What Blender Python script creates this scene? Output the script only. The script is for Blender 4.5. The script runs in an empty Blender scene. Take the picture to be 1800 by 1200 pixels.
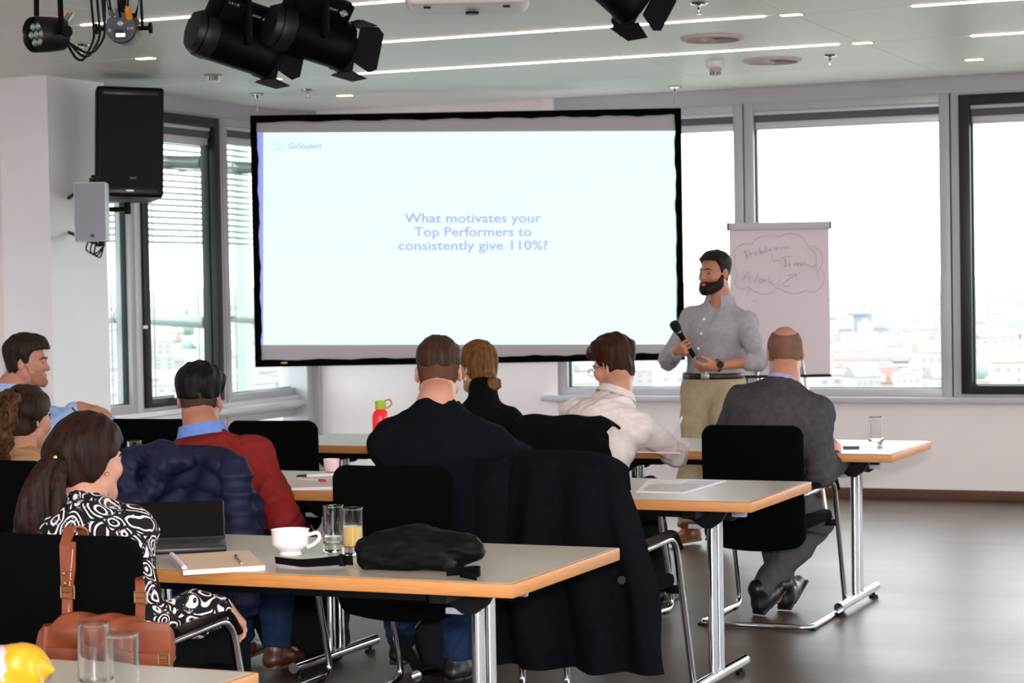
import bpy, bmesh, math, random
import numpy as np
from mathutils import Vector, Matrix
PI = math.pi
random.seed(7)
rng = np.random.default_rng(5)
SC = bpy.context.scene
COL = SC.collection

# ---------------------------------------------------------------- camera, sky, light, exposure
YAW = 0.4064           # the room's back wall runs along x, the camera looks 23 degrees to its left
TILT, ROLL, CAMH, FPX = 0.0270, -0.0173, 1.518, 3759.4
ca, sa = math.cos(YAW), math.sin(YAW)
def room(X, Y, Z=0.0):
    return np.array([X*ca - Y*sa, X*sa + Y*ca, Z])
_fw = np.array([0, math.cos(TILT), -math.sin(TILT)]); _rt = np.array([1.0, 0, 0]); _up = np.cross(_rt, _fw)
FW = room(*_fw); RT = room(*(math.cos(ROLL)*_rt + math.sin(ROLL)*_up)); UP = room(*(-math.sin(ROLL)*_rt + math.cos(ROLL)*_up))
CAM = np.array([0, 0, CAMH])
cam_d = bpy.data.cameras.new('camera'); cam = bpy.data.objects.new('camera', cam_d); COL.objects.link(cam)
M = Matrix(((RT[0], UP[0], -FW[0], 0), (RT[1], UP[1], -FW[1], 0), (RT[2], UP[2], -FW[2], CAMH), (0, 0, 0, 1)))
cam.matrix_world = M
cam_d.sensor_width = 36.0; cam_d.lens = FPX/1800*36; cam_d.clip_end = 30000; cam_d.clip_start = 0.05
cam_d.dof.use_dof = True; cam_d.dof.focus_distance = 6.9; cam_d.dof.aperture_fstop = 8.0
SC.camera = cam

SC.view_settings.view_transform = 'Standard'; SC.view_settings.look = 'None'
SC.view_settings.exposure = 0.66; SC.view_settings.gamma = 1.0; SC.view_settings.use_curve_mapping = False
W = bpy.data.worlds.new('overcast_sky'); SC.world = W; W.use_nodes = True
bgn = W.node_tree.nodes['Background']; bgn.inputs['Color'].default_value = (0.93, 0.97, 1.0, 1); bgn.inputs['Strength'].default_value = 4.5

def lamp(name, kind, loc, energy, color=(1, 1, 1), size=0.1, target=None, size_y=None, spread=None):
    d = bpy.data.lights.new(name, kind); d.energy = energy; d.color = color
    if kind == 'AREA':
        d.size = size
        if size_y: d.shape = 'RECTANGLE'; d.size_y = size_y
        if spread: d.spread = spread
    else: d.shadow_soft_size = size
    o = bpy.data.objects.new(name, d); COL.objects.link(o); o.location = loc
    if target is not None:
        o.rotation_euler = (Vector(target) - Vector(loc)).to_track_quat('-Z', 'Y').to_euler()
    return o
# the photographer's flash, just above the lens
fl = CAM + 0.16*np.array([0, 0, 1]) + 0.03*RT
lamp('camera_flash', 'AREA', fl, 190, (1.0, 0.955, 0.93), 0.09, CAM + FW*10 + np.array([0, 0, 0.9]))

def ray(x, y):
    return FW + (x-900)/FPX*RT + (600-y)/FPX*UP
def on_t(x, y, t): d = ray(x, y); return CAM + d*(t/d[1])
def on_s(x, y, s): d = ray(x, y); return CAM + d*(s/d[0])
def on_z(x, y, z): d = ray(x, y); return CAM + d*((z-CAMH)/d[2])

# ---------------------------------------------------------------- materials
def lin(h):
    if not isinstance(h, str): return tuple(h)+(1,) if len(h) == 3 else h
    h = h.lstrip('#'); v = [int(h[i:i+2], 16)/255 for i in (0, 2, 4)]
    return tuple(x/12.92 if x <= .04045 else ((x+.055)/1.055)**2.4 for x in v)+(1,)
def N(t, k, **kw):
    n = t.nodes.new(k)
    for a, b in kw.items(): setattr(n, a, b)
    return n
def mat(name, col, rough=0.6, metal=0.0, var=0.0, vscale=8.0, bump=0.0, bscale=60.0, spec=None, emit=0, ecol=None,
        trans=0.0, ior=1.45, coat=0.0, sheen=0.0, stretch=None, col2=None, coord='Object', sss=0.0, bdist=0.01, detail=4.0):
    m = bpy.data.materials.new(name); m.use_nodes = True; t = m.node_tree
    b = t.nodes['Principled BSDF']; L = t.links.new
    c = lin(col); b.inputs['Base Color'].default_value = c
    b.inputs['Roughness'].default_value = rough; b.inputs['Metallic'].default_value = metal
    b.inputs['IOR'].default_value = ior
    if spec is not None: b.inputs['Specular IOR Level'].default_value = spec
    if trans: b.inputs['Transmission Weight'].default_value = trans
    if coat: b.inputs['Coat Weight'].default_value = coat; b.inputs['Coat Roughness'].default_value = .1
    if sheen: b.inputs['Sheen Weight'].default_value = sheen
    if sss:
        b.inputs['Subsurface Weight'].default_value = sss; b.inputs['Subsurface Radius'].default_value = (.012, .005, .003); b.inputs['Subsurface Scale'].default_value = 0.6
    if emit:
        b.inputs['Emission Color'].default_value = lin(ecol or col); b.inputs['Emission Strength'].default_value = emit
    if var or bump or col2:
        tc = N(t, 'ShaderNodeTexCoord'); src = tc.outputs[coord]
        mp = N(t, 'ShaderNodeMapping'); L(src, mp.inputs['Vector']); src = mp.outputs['Vector']
        if stretch: mp.inputs['Scale'].default_value = stretch
    if var or col2:
        n = N(t, 'ShaderNodeTexNoise'); n.inputs['Scale'].default_value = vscale; n.inputs['Detail'].default_value = detail
        L(src, n.inputs['Vector'])
        r = N(t, 'ShaderNodeValToRGB'); L(n.outputs['Fac'], r.inputs['Fac'])
        if col2: lo, hi = c, lin(col2)
        else: lo = tuple(x*(1-var) for x in c[:3])+(1,); hi = tuple(min(1, x*(1+var)) for x in c[:3])+(1,)
        r.color_ramp.elements[0].position = .35; r.color_ramp.elements[1].position = .65
        r.color_ramp.elements[0].color = lo; r.color_ramp.elements[1].color = hi
        L(r.outputs['Color'], b.inputs['Base Color'])
    if bump:
        n = N(t, 'ShaderNodeTexNoise'); n.inputs['Scale'].default_value = bscale; n.inputs['Detail'].default_value = 3
        L(src, n.inputs['Vector'])
        bu = N(t, 'ShaderNodeBump'); bu.inputs['Strength'].default_value = bump; bu.inputs['Distance'].default_value = bdist
        L(n.outputs['Fac'], bu.inputs['Height']); L(bu.outputs['Normal'], b.inputs['Normal'])
    return m
def pane_mat(name, tint, refl=1.5):
    m = bpy.data.materials.new(name); m.use_nodes = True; t = m.node_tree
    for n in list(t.nodes):
        if n.type == 'BSDF_PRINCIPLED': t.nodes.remove(n)
    out = [n for n in t.nodes if n.type == 'OUTPUT_MATERIAL'][0]
    tr = N(t, 'ShaderNodeBsdfTransparent'); tr.inputs['Color'].default_value = tint+(1,)
    gl = N(t, 'ShaderNodeBsdfGlossy'); gl.inputs['Roughness'].default_value = 0.02
    lw_ = N(t, 'ShaderNodeLayerWeight'); lw_.inputs['Blend'].default_value = .5
    pw = N(t, 'ShaderNodeMath', operation='POWER'); pw.inputs[1].default_value = 5.0
    fr = N(t, 'ShaderNodeMath', operation='MULTIPLY_ADD'); fr.inputs[1].default_value = .9; fr.inputs[2].default_value = .05
    mx = N(t, 'ShaderNodeMixShader'); L = t.links.new
    L(lw_.outputs['Facing'], pw.inputs[0]); L(pw.outputs[0], fr.inputs[0])
    L(fr.outputs[0], mx.inputs['Fac']); L(tr.outputs['BSDF'], mx.inputs[1]); L(gl.outputs['BSDF'], mx.inputs[2]); L(mx.outputs['Shader'], out.inputs['Surface'])
    return m
MT = {}
def mm(key, *a, **k):
    if key not in MT: MT[key] = mat(key, *a, **k)
    return MT[key]
wall_m = mm('wall_paint', '#ebe0df', .85, var=.015, vscale=2)
wallw_m = mm('pier_paint', '#f3f1f4', .85, var=.015, vscale=2)
alu_m = mm('grey_aluminium', '#b4b2b7', .42, .15, var=.03, vscale=3)
alul_m = mm('light_aluminium', '#cfccd1', .38, .15)
dark_m = mm('black_sash_aluminium', '#1d1d20', .4, .1)
blind_m = mm('grey_blind_fabric', '#5c5c62', .8)
sill_m = mm('pale_sill', '#bdb9bf', .3)
base_m = mm('brown_baseboard', '#5a3a2a', .45, var=.12, vscale=4, stretch=(1, 30, 30))
chrome = mm('chrome', '#d8d8dc', .07, 1.0)
blackf = mm('black_fabric', '#050506', .95, var=.2, vscale=300, bump=.15, bscale=500, bdist=.002, spec=.06)
blackp = mm('black_plastic', '#060607', .45, spec=.2, bump=.03, bscale=300)
blackm = mm('black_metal', '#050506', .5, .0, spec=.12, bump=.02, bscale=200)
greyp = mm('grey_plastic', '#a3a2b0', .5)
white_m = mm('white_plastic', '#e9e4e6', .4)
steel = mm('brushed_steel', '#b5b3b3', .3, .9)
glass_pane = pane_mat('window_glass', (.97, .99, .985))
glass_green = pane_mat('green_window_glass', (.86, .95, .92))

# ---------------------------------------------------------------- mesh helpers
class MB:
    def __init__(s): s.v = []; s.f = []; s.m = []; s.mi = 0
    def add(s, vs, fs, mi=None):
        o = len(s.v); s.v += [tuple(map(float, p)) for p in vs]; s.f += [tuple(i+o for i in f) for f in fs]
        s.m += [s.mi if mi is None else mi]*len(fs); return s
    def box(s, c, d, R=None, mi=None, bev=0.0, mi_top=None):
        c = np.array(c, float); h = np.array(d, float)/2
        if bev:
            bm = bmesh.new(); bmesh.ops.create_cube(bm, size=1); bmesh.ops.scale(bm, vec=Vector(d), verts=bm.verts)
            bmesh.ops.bevel(bm, geom=bm.edges[:], offset=bev, segments=2, profile=.5, affect='EDGES')
            vs = np.array([v.co[:] for v in bm.verts]); fs = [[v.index for v in f.verts] for f in bm.faces]; bm.free()
        else:
            vs = np.array([[x, y, z] for x in (-1, 1) for y in (-1, 1) for z in (-1, 1)])*h
            fs = [(0, 1, 3, 2), (4, 6, 7, 5), (0, 4, 5, 1), (2, 3, 7, 6), (0, 2, 6, 4), (1, 5, 7, 3)]
        if R is not None: vs = vs @ np.array(R).T
        return s.add(vs+c, fs, mi)
    def bx(s, x0, x1, y0, y1, z0, z1, mi=None, bev=0.0):
        return s.box(((x0+x1)/2, (y0+y1)/2, (z0+z1)/2), (abs(x1-x0), abs(y1-y0), abs(z1-z0)), None, mi, bev)
    def tube(s, pts, r, n=10, mi=None, closed=False, cap=True, flat=None):
        P = [np.array(p, float) for p in pts]; m = len(P); rs = r if hasattr(r, '__len__') else [r]*m
        rings = []; prev = None
        for i in range(m):
            a = P[(i-1) % m] if (i or closed) else P[i]; b = P[(i+1) % m] if (i < m-1 or closed) else P[i]
            d = b-a; d = d/(np.linalg.norm(d)+1e-12)
            if prev is None:
                u = np.cross(d, [0, 0, 1.0]);
                if np.linalg.norm(u) < 1e-3: u = np.cross(d, [0, 1.0, 0])
            else: u = prev - d*(prev@d)
            u /= np.linalg.norm(u); w = np.cross(d, u); prev = u
            fu, fw_ = flat if flat else (1, 1)
            rings.append([P[i]+rs[i]*(math.cos(k*2*PI/n)*u*fu+math.sin(k*2*PI/n)*w*fw_) for k in range(n)])
        vs = [q for rr in rings for q in rr]; fs = []
        for i in range(m if closed else m-1):
            j = (i+1) % m
            for k in range(n): fs.append((i*n+k, i*n+(k+1) % n, j*n+(k+1) % n, j*n+k))
        if cap and not closed: fs += [tuple(range(n))[::-1], tuple((m-1)*n+k for k in range(n))]
        return s.add(vs, fs, mi)
    def cyl(s, a, b, r0, r1=None, n=16, mi=None): return s.tube([a, b], [r0, r0 if r1 is None else r1], n, mi)
    def lathe(s, prof, n=24, c=(0, 0, 0), mi=None, R=None, closed=False):
        vs = []; m = len(prof)
        for (r, z) in prof:
            for k in range(n): vs.append((r*math.cos(2*PI*k/n), r*math.sin(2*PI*k/n), z))
        vs = np.array(vs)
        if R is not None: vs = vs @ np.array(R).T
        vs = vs+np.array(c); fs = []
        for i in range(m if closed else m-1):
            j = (i+1) % m
            for k in range(n): fs.append((i*n+k, i*n+(k+1) % n, j*n+(k+1) % n, j*n+k))
        if not closed:
            if prof[0][0] > 1e-6: fs.append(tuple(range(n))[::-1])
            if prof[-1][0] > 1e-6: fs.append(tuple((m-1)*n+k for k in range(n)))
        return s.add(vs, fs, mi)
    def prism(s, poly, thick, O=(0, 0, 0), U=(1, 0, 0), V=(0, 0, 1), mi=None):
        U = np.array(U, float); V = np.array(V, float); Wn = np.cross(U, V); O = np.array(O, float); n = len(poly)
        a = [O+U*p[0]+V*p[1]-Wn*thick/2 for p in poly]; b = [O+U*p[0]+V*p[1]+Wn*thick/2 for p in poly]
        fs = [tuple(range(n))[::-1], tuple(range(n, 2*n))]+[(k, (k+1) % n, n+(k+1) % n, n+k) for k in range(n)]
        return s.add(a+b, fs, mi)
    def grid(s, fn, nu, nv, mi=None, thick=0.0, wrap=False):
        P = np.array([[fn(i/nu, j/nv) for j in range(nv+1)] for i in range(nu+1)], float)
        if thick:
            du = np.gradient(P, axis=0); dv = np.gradient(P, axis=1); n = np.cross(du, dv); n /= (np.linalg.norm(n, axis=2, keepdims=True)+1e-9)
            lay = [P+n*thick/2, P-n*thick/2]
        else: lay = [P]
        vs = []; fs = []; c = (nu+1)*(nv+1)
        for q in lay: vs += list(q.reshape(-1, 3))
        id_ = lambda i, j, l=0: l*c+i*(nv+1)+j
        for i in range(nu):
            for j in range(nv):
                fs.append((id_(i, j), id_(i+1, j), id_(i+1, j+1), id_(i, j+1)))
                if thick: fs.append((id_(i, j, 1), id_(i, j+1, 1), id_(i+1, j+1, 1), id_(i+1, j, 1)))
        if thick:
            for i in range(nu):
                fs.append((id_(i, 0), id_(i, 0, 1), id_(i+1, 0, 1), id_(i+1, 0))); fs.append((id_(i, nv), id_(i+1, nv), id_(i+1, nv, 1), id_(i, nv, 1)))
            for j in range(nv):
                fs.append((id_(0, j), id_(0, j+1), id_(0, j+1, 1), id_(0, j, 1))); fs.append((id_(nu, j), id_(nu, j, 1), id_(nu, j+1, 1), id_(nu, j+1)))
        return s.add(vs, fs, mi)
    def mesh(s, name, mats, smooth=True):
        me = bpy.data.meshes.new(name); me.from_pydata(s.v, [], s.f)
        for m in (mats if isinstance(mats, (list, tuple)) else [mats]): me.materials.append(m)
        me.polygons.foreach_set('material_index', np.array(s.m, dtype=np.int32))
        bm = bmesh.new(); bm.from_mesh(me); bmesh.ops.recalc_face_normals(bm, faces=bm.faces); bm.to_mesh(me); bm.free()
        if smooth: me.shade_smooth(); me.set_sharp_from_angle(angle=math.radians(38))
        me.update(); return me
def fillet(pts, r, seg=5):
    P = [np.array(p, float) for p in pts]; out = [P[0]]
    for i in range(1, len(P)-1):
        a = P[i-1]-P[i]; b = P[i+1]-P[i]; la, lb = np.linalg.norm(a), np.linalg.norm(b); a /= la; b /= lb
        ang = math.acos(max(-1, min(1, a@b))); rr = r[i-1] if hasattr(r, '__len__') else r
        d = min(rr/math.tan(ang/2), la*.49, lb*.49); p0 = P[i]+a*d; p1 = P[i]+b*d
        for k in range(seg+1):
            t = k/seg; out.append((1-t)**2*p0+2*t*(1-t)*P[i]+t*t*p1)
    out.append(P[-1]); return out
def rotz(a): c, s_ = math.cos(a), math.sin(a); return np.array([[c, -s_, 0], [s_, c, 0], [0, 0, 1.0]])
def rotx(a): c, s_ = math.cos(a), math.sin(a); return np.array([[1.0, 0, 0], [0, c, -s_], [0, s_, c]])
def roty(a): c, s_ = math.cos(a), math.sin(a); return np.array([[c, 0, s_], [0, 1.0, 0], [-s_, 0, c]])
def unit(v): v = np.array(v, float); return v/np.linalg.norm(v)

def link(name, me, parent=None, label=None, cat=None, group=None, kind=None, loc=None, rz=0.0):
    o = bpy.data.objects.new(name, me); COL.objects.link(o)
    if parent is not None: o.parent = parent
    if loc is not None: o.location = tuple(map(float, loc))
    if rz: o.rotation_euler = (0, 0, rz)
    if label: o['label'] = label
    if cat: o['category'] = cat
    if group: o['group'] = group
    if kind: o['kind'] = kind
    return o
def thing(name, label, cat, loc=(0, 0, 0), rz=0.0, group=None): return link(name, None, None, label, cat, group, None, loc, rz)
SPLIT = {'rail', 'border', 'cable', 'connector', 'data_plug', 'lever', 'folding_bracket', 'top_panel', 'channel', 'foot', 'stitching', 'eyebrow', 'glide', 'frame_bar', 'gasket', 'guide_cable', 'dormer_', 'belt_'}
def islands(mb):
    par = list(range(len(mb.v)))
    def f(a):
        while par[a] != a: par[a] = par[par[a]]; a = par[a]
        return a
    for q in mb.f:
        for x in q[1:]: par[f(x)] = f(q[0])
    out = {}
    for q, m in zip(mb.f, mb.m): out.setdefault(f(q[0]), []).append((q, m))
    res = []
    for fs in out.values():
        ids = sorted({i for q, _ in fs for i in q}); mp = {i: k for k, i in enumerate(ids)}
        b = MB(); b.v = [mb.v[i] for i in ids]; b.f = [tuple(mp[i] for i in q) for q, _ in fs]; b.m = [m for _, m in fs]; res.append(b)
    return res
def part(name, mb, mats, parent=None, smooth=True, **k):
    if name in SPLIT:
        return [link(name, b.mesh(name, mats, smooth), parent, **k) for b in islands(mb)][0]
    return link(name, mb.mesh(name, mats, smooth), parent, **k)
def copy_thing(root, loc, rz=0.0, label=None, group=None):
    def rec(o, par):
        c = o.copy(); COL.objects.link(c)
        if par is not None: c.parent = par
        for ch in o.children: rec(ch, c)
        return c
    r = rec(root, None); r.location = tuple(map(float, loc)); r.rotation_euler = (0, 0, rz)
    if label: r['label'] = label
    if group: r['group'] = group
    return r
# ================================================================ the room (x along the back wall, y into the room)
CEIL = 2.86; TB = 14.47; SL = -7.99; SR = 4.6; TF = -4.2
# floor
def floor_mat():
    m = bpy.data.materials.new('dark_wood_floor'); m.use_nodes = True; t = m.node_tree; L = t.links.new
    b = t.nodes['Principled BSDF']; tc = N(t, 'ShaderNodeTexCoord')
    br = N(t, 'ShaderNodeTexBrick'); br.inputs['Scale'].default_value = 1.0; br.inputs['Brick Width'].default_value = 1.3; br.inputs['Row Height'].default_value = .13
    br.inputs['Mortar Size'].default_value = .0012; br.inputs['Color1'].default_value = lin('#5c4a3e'); br.inputs['Color2'].default_value = lin('#503f35'); br.inputs['Mortar'].default_value = lin('#241b16')
    L(tc.outputs['Object'], br.inputs['Vector'])
    mp = N(t, 'ShaderNodeMapping'); mp.inputs['Scale'].default_value = (1.5, 22, 1); L(tc.outputs['Object'], mp.inputs['Vector'])
    n = N(t, 'ShaderNodeTexNoise'); n.inputs['Scale'].default_value = 3; n.inputs['Detail'].default_value = 6; L(mp.outputs['Vector'], n.inputs['Vector'])
    mx = N(t, 'ShaderNodeMix', data_type='RGBA', blend_type='MULTIPLY'); mx.inputs['Factor'].default_value = .5
    r = N(t, 'ShaderNodeValToRGB'); r.color_ramp.elements[0].color = (.55, .55, .55, 1); L(n.outputs['Fac'], r.inputs['Fac'])
    L(br.outputs['Color'], mx.inputs['A']); L(r.outputs['Color'], mx.inputs['B']); L(mx.outputs['Result'], b.inputs['Base Color'])
    n2 = N(t, 'ShaderNodeTexNoise'); n2.inputs['Scale'].default_value = 1.1; n2.inputs['Detail'].default_value = 5; L(tc.outputs['Object'], n2.inputs['Vector'])
    mr = N(t, 'ShaderNodeMapRange'); mr.inputs['To Min'].default_value = .34; mr.inputs['To Max'].default_value = .46; L(n2.outputs['Fac'], mr.inputs['Value']); L(mr.outputs['Result'], b.inputs['Roughness'])
    bu = N(t, 'ShaderNodeBump'); bu.inputs['Strength'].default_value = .12; bu.inputs['Distance'].default_value = .004
    L(br.outputs['Fac'], bu.inputs['Height']); bu.invert = True; L(bu.outputs['Normal'], b.inputs['Normal'])
    b.inputs['Specular IOR Level'].default_value = .45
    return m
part('floor', MB().bx(SL-.7, SR+.2, TF-.2, TB+.3, -.12, 0), floor_mat(), kind='structure')

# ceiling: slab and metal panels hung below it
ceil_slab = part('ceiling', MB().bx(SL-.7, SR+.2, TF-.2, TB+.3, CEIL+.03, CEIL+.2), mm('joint_dark', '#55504c', .7), kind='structure')
ceil_m = mm('ceiling_panel_metal', '#eff0ea', .42, .05, var=.03, vscale=1.2, bump=.5, bscale=.9, bdist=.012, stretch=(1.0, .45, 1))
trow = [TF+.0]; LT = [TB-1.1-1.31-1.48*k for k in range(11)][::-1]
LT = [t for t in LT if t > TF]+[TB-1.1]
edges_t = [TF]+LT+[TB]; edges_s = [SL-.35]+[-7.33+1.45*k for k in range(9)]
edges_s = [e for e in edges_s if e < SR]+[SR]
pmesh = {}
for i in range(len(edges_t)-1):
    for j in range(len(edges_s)-1):
        x0, x1, y0, y1 = edges_s[j]+.003, edges_s[j+1]-.003, edges_t[i]+.008, edges_t[i+1]-.008
        key = (round(x1-x0, 3), round(y1-y0, 3))
        if key not in pmesh: pmesh[key] = MB().box((0, 0, .015), (x1-x0, y1-y0, .03), bev=.003).mesh('panel', ceil_m, False)
        link('panel', pmesh[key], ceil_slab, loc=((x0+x1)/2, (y0+y1)/2, CEIL))
glow = mm('led_strip', '#fff0e2', .5, emit=9, ecol='#ffe9d8')
glow2 = mm('downlight_glow', '#fff0c8', .5, emit=3.0, ecol='#ffe3a8')
stripname = ['in the third joint from the back wall', 'in the second joint from the back wall', 'in the joint nearest the projection screen']
for k, t in enumerate([t for t in LT if 8.5 < t < 12.5]):
    for (a, b, w) in ((-6.25, -3.12, 'left run'), (-2.36, .75, 'right run')):
        r = thing('strip_light', 'slim warm white strip light, %s, %s' % (w, stripname[k]), 'ceiling light', ((a+b)/2, t, CEIL), 0, 'strip lights in the ceiling joints')
        part('diffuser', MB().box((0, 0, .002), (b-a, .015, .014)), glow, r)
        part('channel', MB().box((0, .008, .008), (b-a, .002, .016)).box((0, -.008, .008), (b-a, .002, .016)), alul_m, r)
for k, t in enumerate([t for t in LT if t < 8.5]):      # unseen strips added over the rest of the room to brighten it
    for (a, b, w) in ((-6.25, -3.12, 'left run'), (-2.36, .75, 'right run')):
        r = thing('strip_light', 'added slim warm white strip light overhead near the camera, out of view', 'ceiling light', ((a+b)/2, t, CEIL), 0, 'added strip lights overhead out of view')
        part('diffuser', MB().box((0, 0, .002), (b-a, .015, .014)), glow, r)
hn = {0: 'third', 1: 'second', 2: 'screen side', 3: 'window side'}
for k, t in enumerate([t for t in LT if 8.5 < t < 14]):
    for (s, w) in ((-6.83, 'left'), (-2.98, 'right')):
        if k == 3: s = -7.0 if w == 'left' else -2.6
        r = thing('downlight', 'small square warm downlight in the %s ceiling joint, on the %s' % (hn[k], w), 'ceiling light', (s, t, CEIL), 0, 'square downlights in the ceiling joints')
        part('housing', MB().box((0, 0, .004), (.13, .075, .014), bev=.002), alul_m, r); part('lamp', MB().box((0, 0, -.004), (.105, .055, .004)), glow2, r)

# back wall with window openings
wb = MB()
wb.bx(SL-.2, -5.96, TB, TB+.25, 0, CEIL+.03)          # solid part behind the screen
wb.bx(-5.96, -5.86, TB-.03, TB+.25, 0, CEIL+.03)
wb.bx(-5.86, SR+.2, TB, TB+.25, 0, .66)               # parapet below the windows
part('wall_back', wb, wall_m, kind='structure', smooth=False)
part('trim_1', MB().bx(-5.86, SR+.2, TB-.005, TB+.25, 2.75, CEIL+.03), alu_m, kind='structure', smooth=False)
part('trim_2', MB().bx(-5.97, SR+.2, TB-.09, TB+.25, .66, .7, bev=.006), sill_m, kind='structure')
part('baseboard_back', MB().bx(SL, SR, TB-.018, TB, 0, .07, bev=.003), base_m, kind='structure')
def bar(mb, a0, a1, z0, z1, d0, d1, axis, mi=None):
    if axis == 'x': mb.bx(a0, a1, d0, d1, z0, z1, mi, bev=.003)
    else: mb.bx(d0, d1, a0, a1, z0, z1, mi, bev=.003)
wn = [0]
def window(a0, a1, axis, plane, inward, zb, zt, sash_dark=False, glassm=None, blind=True, lower=False):
    """one facade module between a0 and a1 along x or y; inward is the sign towards the room"""
    wn[0] += 1; r = link('window_%d' % wn[0], None, None, kind='structure')
    f = MB(); o = lambda d: plane - inward*d      # depth d outwards
    g = .0055
    b0, b1 = a0+g, a1-g; fw_ = .068
    d0, d1 = sorted((o(-.012), o(.11)))
    bar(f, b0, b0+fw_, zb, zt, d0, d1, axis); bar(f, b1-fw_, b1, zb, zt, d0, d1, axis)
    bar(f, b0+fw_, b1-fw_, zt-.06, zt, d0, d1, axis); bar(f, b0+fw_, b1-fw_, zb, zb+.055, d0, d1, axis)
    d2, d3 = sorted((o(.0), o(.012)))
    bar(f, b0+.022, b0+.027, zb+.01, zt-.01, *sorted((o(-.014), o(.0))), axis)
    part('frame_bar', f, alu_m, r)
    i0, i1, j0, j1 = b0+fw_, b1-fw_, zb+.055, zt-.06
    if sash_dark:
        q = MB(); w = .075; i0 = b0+.055; i1 = b1-.055; j0 = zb+.02; j1 = zt-.016
        e0, e1 = sorted((o(-.03), o(.09)))
        bar(q, i0, i0+w, j0, j1, e0, e1, axis); bar(q, i1-w, i1, j0, j1, e0, e1, axis); bar(q, i0+w, i1-w, j1-.07, j1, e0, e1, axis); bar(q, i0+w, i1-w, j0, j0+.06, e0, e1, axis)
        part('sash', q, dark_m, r); i0 += w; i1 -= w; j0 += .06; j1 -= .07
    gk = MB(); w = .011; e0, e1 = sorted((o(.02), o(.06)))
    bar(gk, i0, i0+w, j0, j1, e0, e1, axis); bar(gk, i1-w, i1, j0, j1, e0, e1, axis); bar(gk, i0, i1, j0, j0+w*.6, e0, e1, axis)
    part('gasket', gk, mm('gasket_rubber', '#20282a', .6), r)
    if blind:
        part('blind_cassette', (lambda b: (bar(b, i0, i1, j1-.025, j1, *sorted((o(.0), o(.05))), axis), b)[1])(MB()), alul_m, r)
        part('roller_blind', (lambda b: (bar(b, i0, i1, j1-.072, j1-.025, *sorted((o(.01), o(.045))), axis), b)[1])(MB()), blind_m, r)
        part('top_rail', (lambda b: (bar(b, i0, i1, j1-.125, j1-.072, *sorted((o(.02), o(.07))), axis), b)[1])(MB()), alul_m, r)
    gp = MB(); e = o(.045)
    z1 = j1-.1 if blind else j1
    gp.add([(i0+.005, e, j0+.003), (i1-.005, e, j0+.003), (i1-.005, e, z1), (i0+.005, e, z1)] if axis == 'x' else [(e, i0+.005, j0+.003), (e, i1-.005, j0+.003), (e, i1-.005, z1), (e, i0+.005, z1)], [(0, 1, 2, 3)])
    part('pane', gp, glassm or glass_pane, r, smooth=False)
    return r
bs = [-5.86, -4.43, -2.98, -1.53, -.08, 1.37, 2.82, SR]
for k in range(len(bs)-1):
    window(bs[k], bs[k+1], 'x', TB, -1, .70, 2.75, sash_dark=(k in (2, 4)))
    if k: part('trim_%d' % (2+k), MB().bx(bs[k]-.006, bs[k]+.006, TB+.02, TB+.09, .70, CEIL), mm('joint_black', '#18181a', .6), kind='structure', smooth=False)
# left window wall
TC = 11.72     # where the pier ends
lt = [11.14, 12.19, 13.33, 14.47]
part('trim_20', MB().bx(SL-.25, SL+.005, TC, TB, 2.75, CEIL+.03).bx(SL+.005, SL+.02, TC, TB, 2.75, 2.765), alu_m, kind='structure', smooth=False)
lw = MB(); lw.bx(SL-.6, SL-.26, TF, 11.12, 0, CEIL+.03)
part('wall_left', lw, wall_m, kind='structure', smooth=False)
part('wall_pier', MB().bx(SL-.6, SL+.1, 11.10, TC, 0, CEIL+.03), wallw_m, kind='structure', smooth=False)
LW = []
for k in range(3):
    LW.append(window(lt[k], lt[k+1], 'y', SL, 1, .70, 2.75, sash_dark=(k == 1), glassm=glass_green))
    LW.append(window(lt[k], lt[k+1], 'y', SL, 1, .06, .60, glassm=glass_green, blind=False))
part('trim_21', MB().bx(SL-.2, SL+.05, TC, TB, .60, .70, bev=.01).bx(SL+.05, SL+.10, TC, TB, .615, .665, bev=.02), alul_m, kind='structure')
part('trim_22', MB().bx(SL-.2, SL+.03, TC, TB, 0, .06), alu_m, kind='structure')
part('trim_23', MB().tube([(SL+.01, 12.19, .7), (SL+.01, 12.19, 2.70)], .03, 16), alu_m, kind='structure')
part('trim_25', MB().bx(SL-.1, SL+.12, TB-.14, TB-.02, 0, CEIL).bx(SL+.12, SL+.17, TB-.04, TB, 0, CEIL), alu_m, kind='structure', smooth=False)
# handle on the dark sash and little white discs on the posts
part('handle', MB().box((SL+.075, 12.72, .775), (.03, .34, .035), bev=.012).box((SL+.05, 12.6, .775), (.04, .03, .03)).box((SL+.05, 12.86, .775), (.04, .03, .03)), steel, LW[2])
for k, (t, z) in enumerate(((12.19, 1.27), (13.33, 1.31))):
    part('post_disc', MB().cyl((SL+.06, t, z), (SL+.085, t, z), .012, n=10), white_m, LW[0 if k == 0 else 4])
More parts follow.
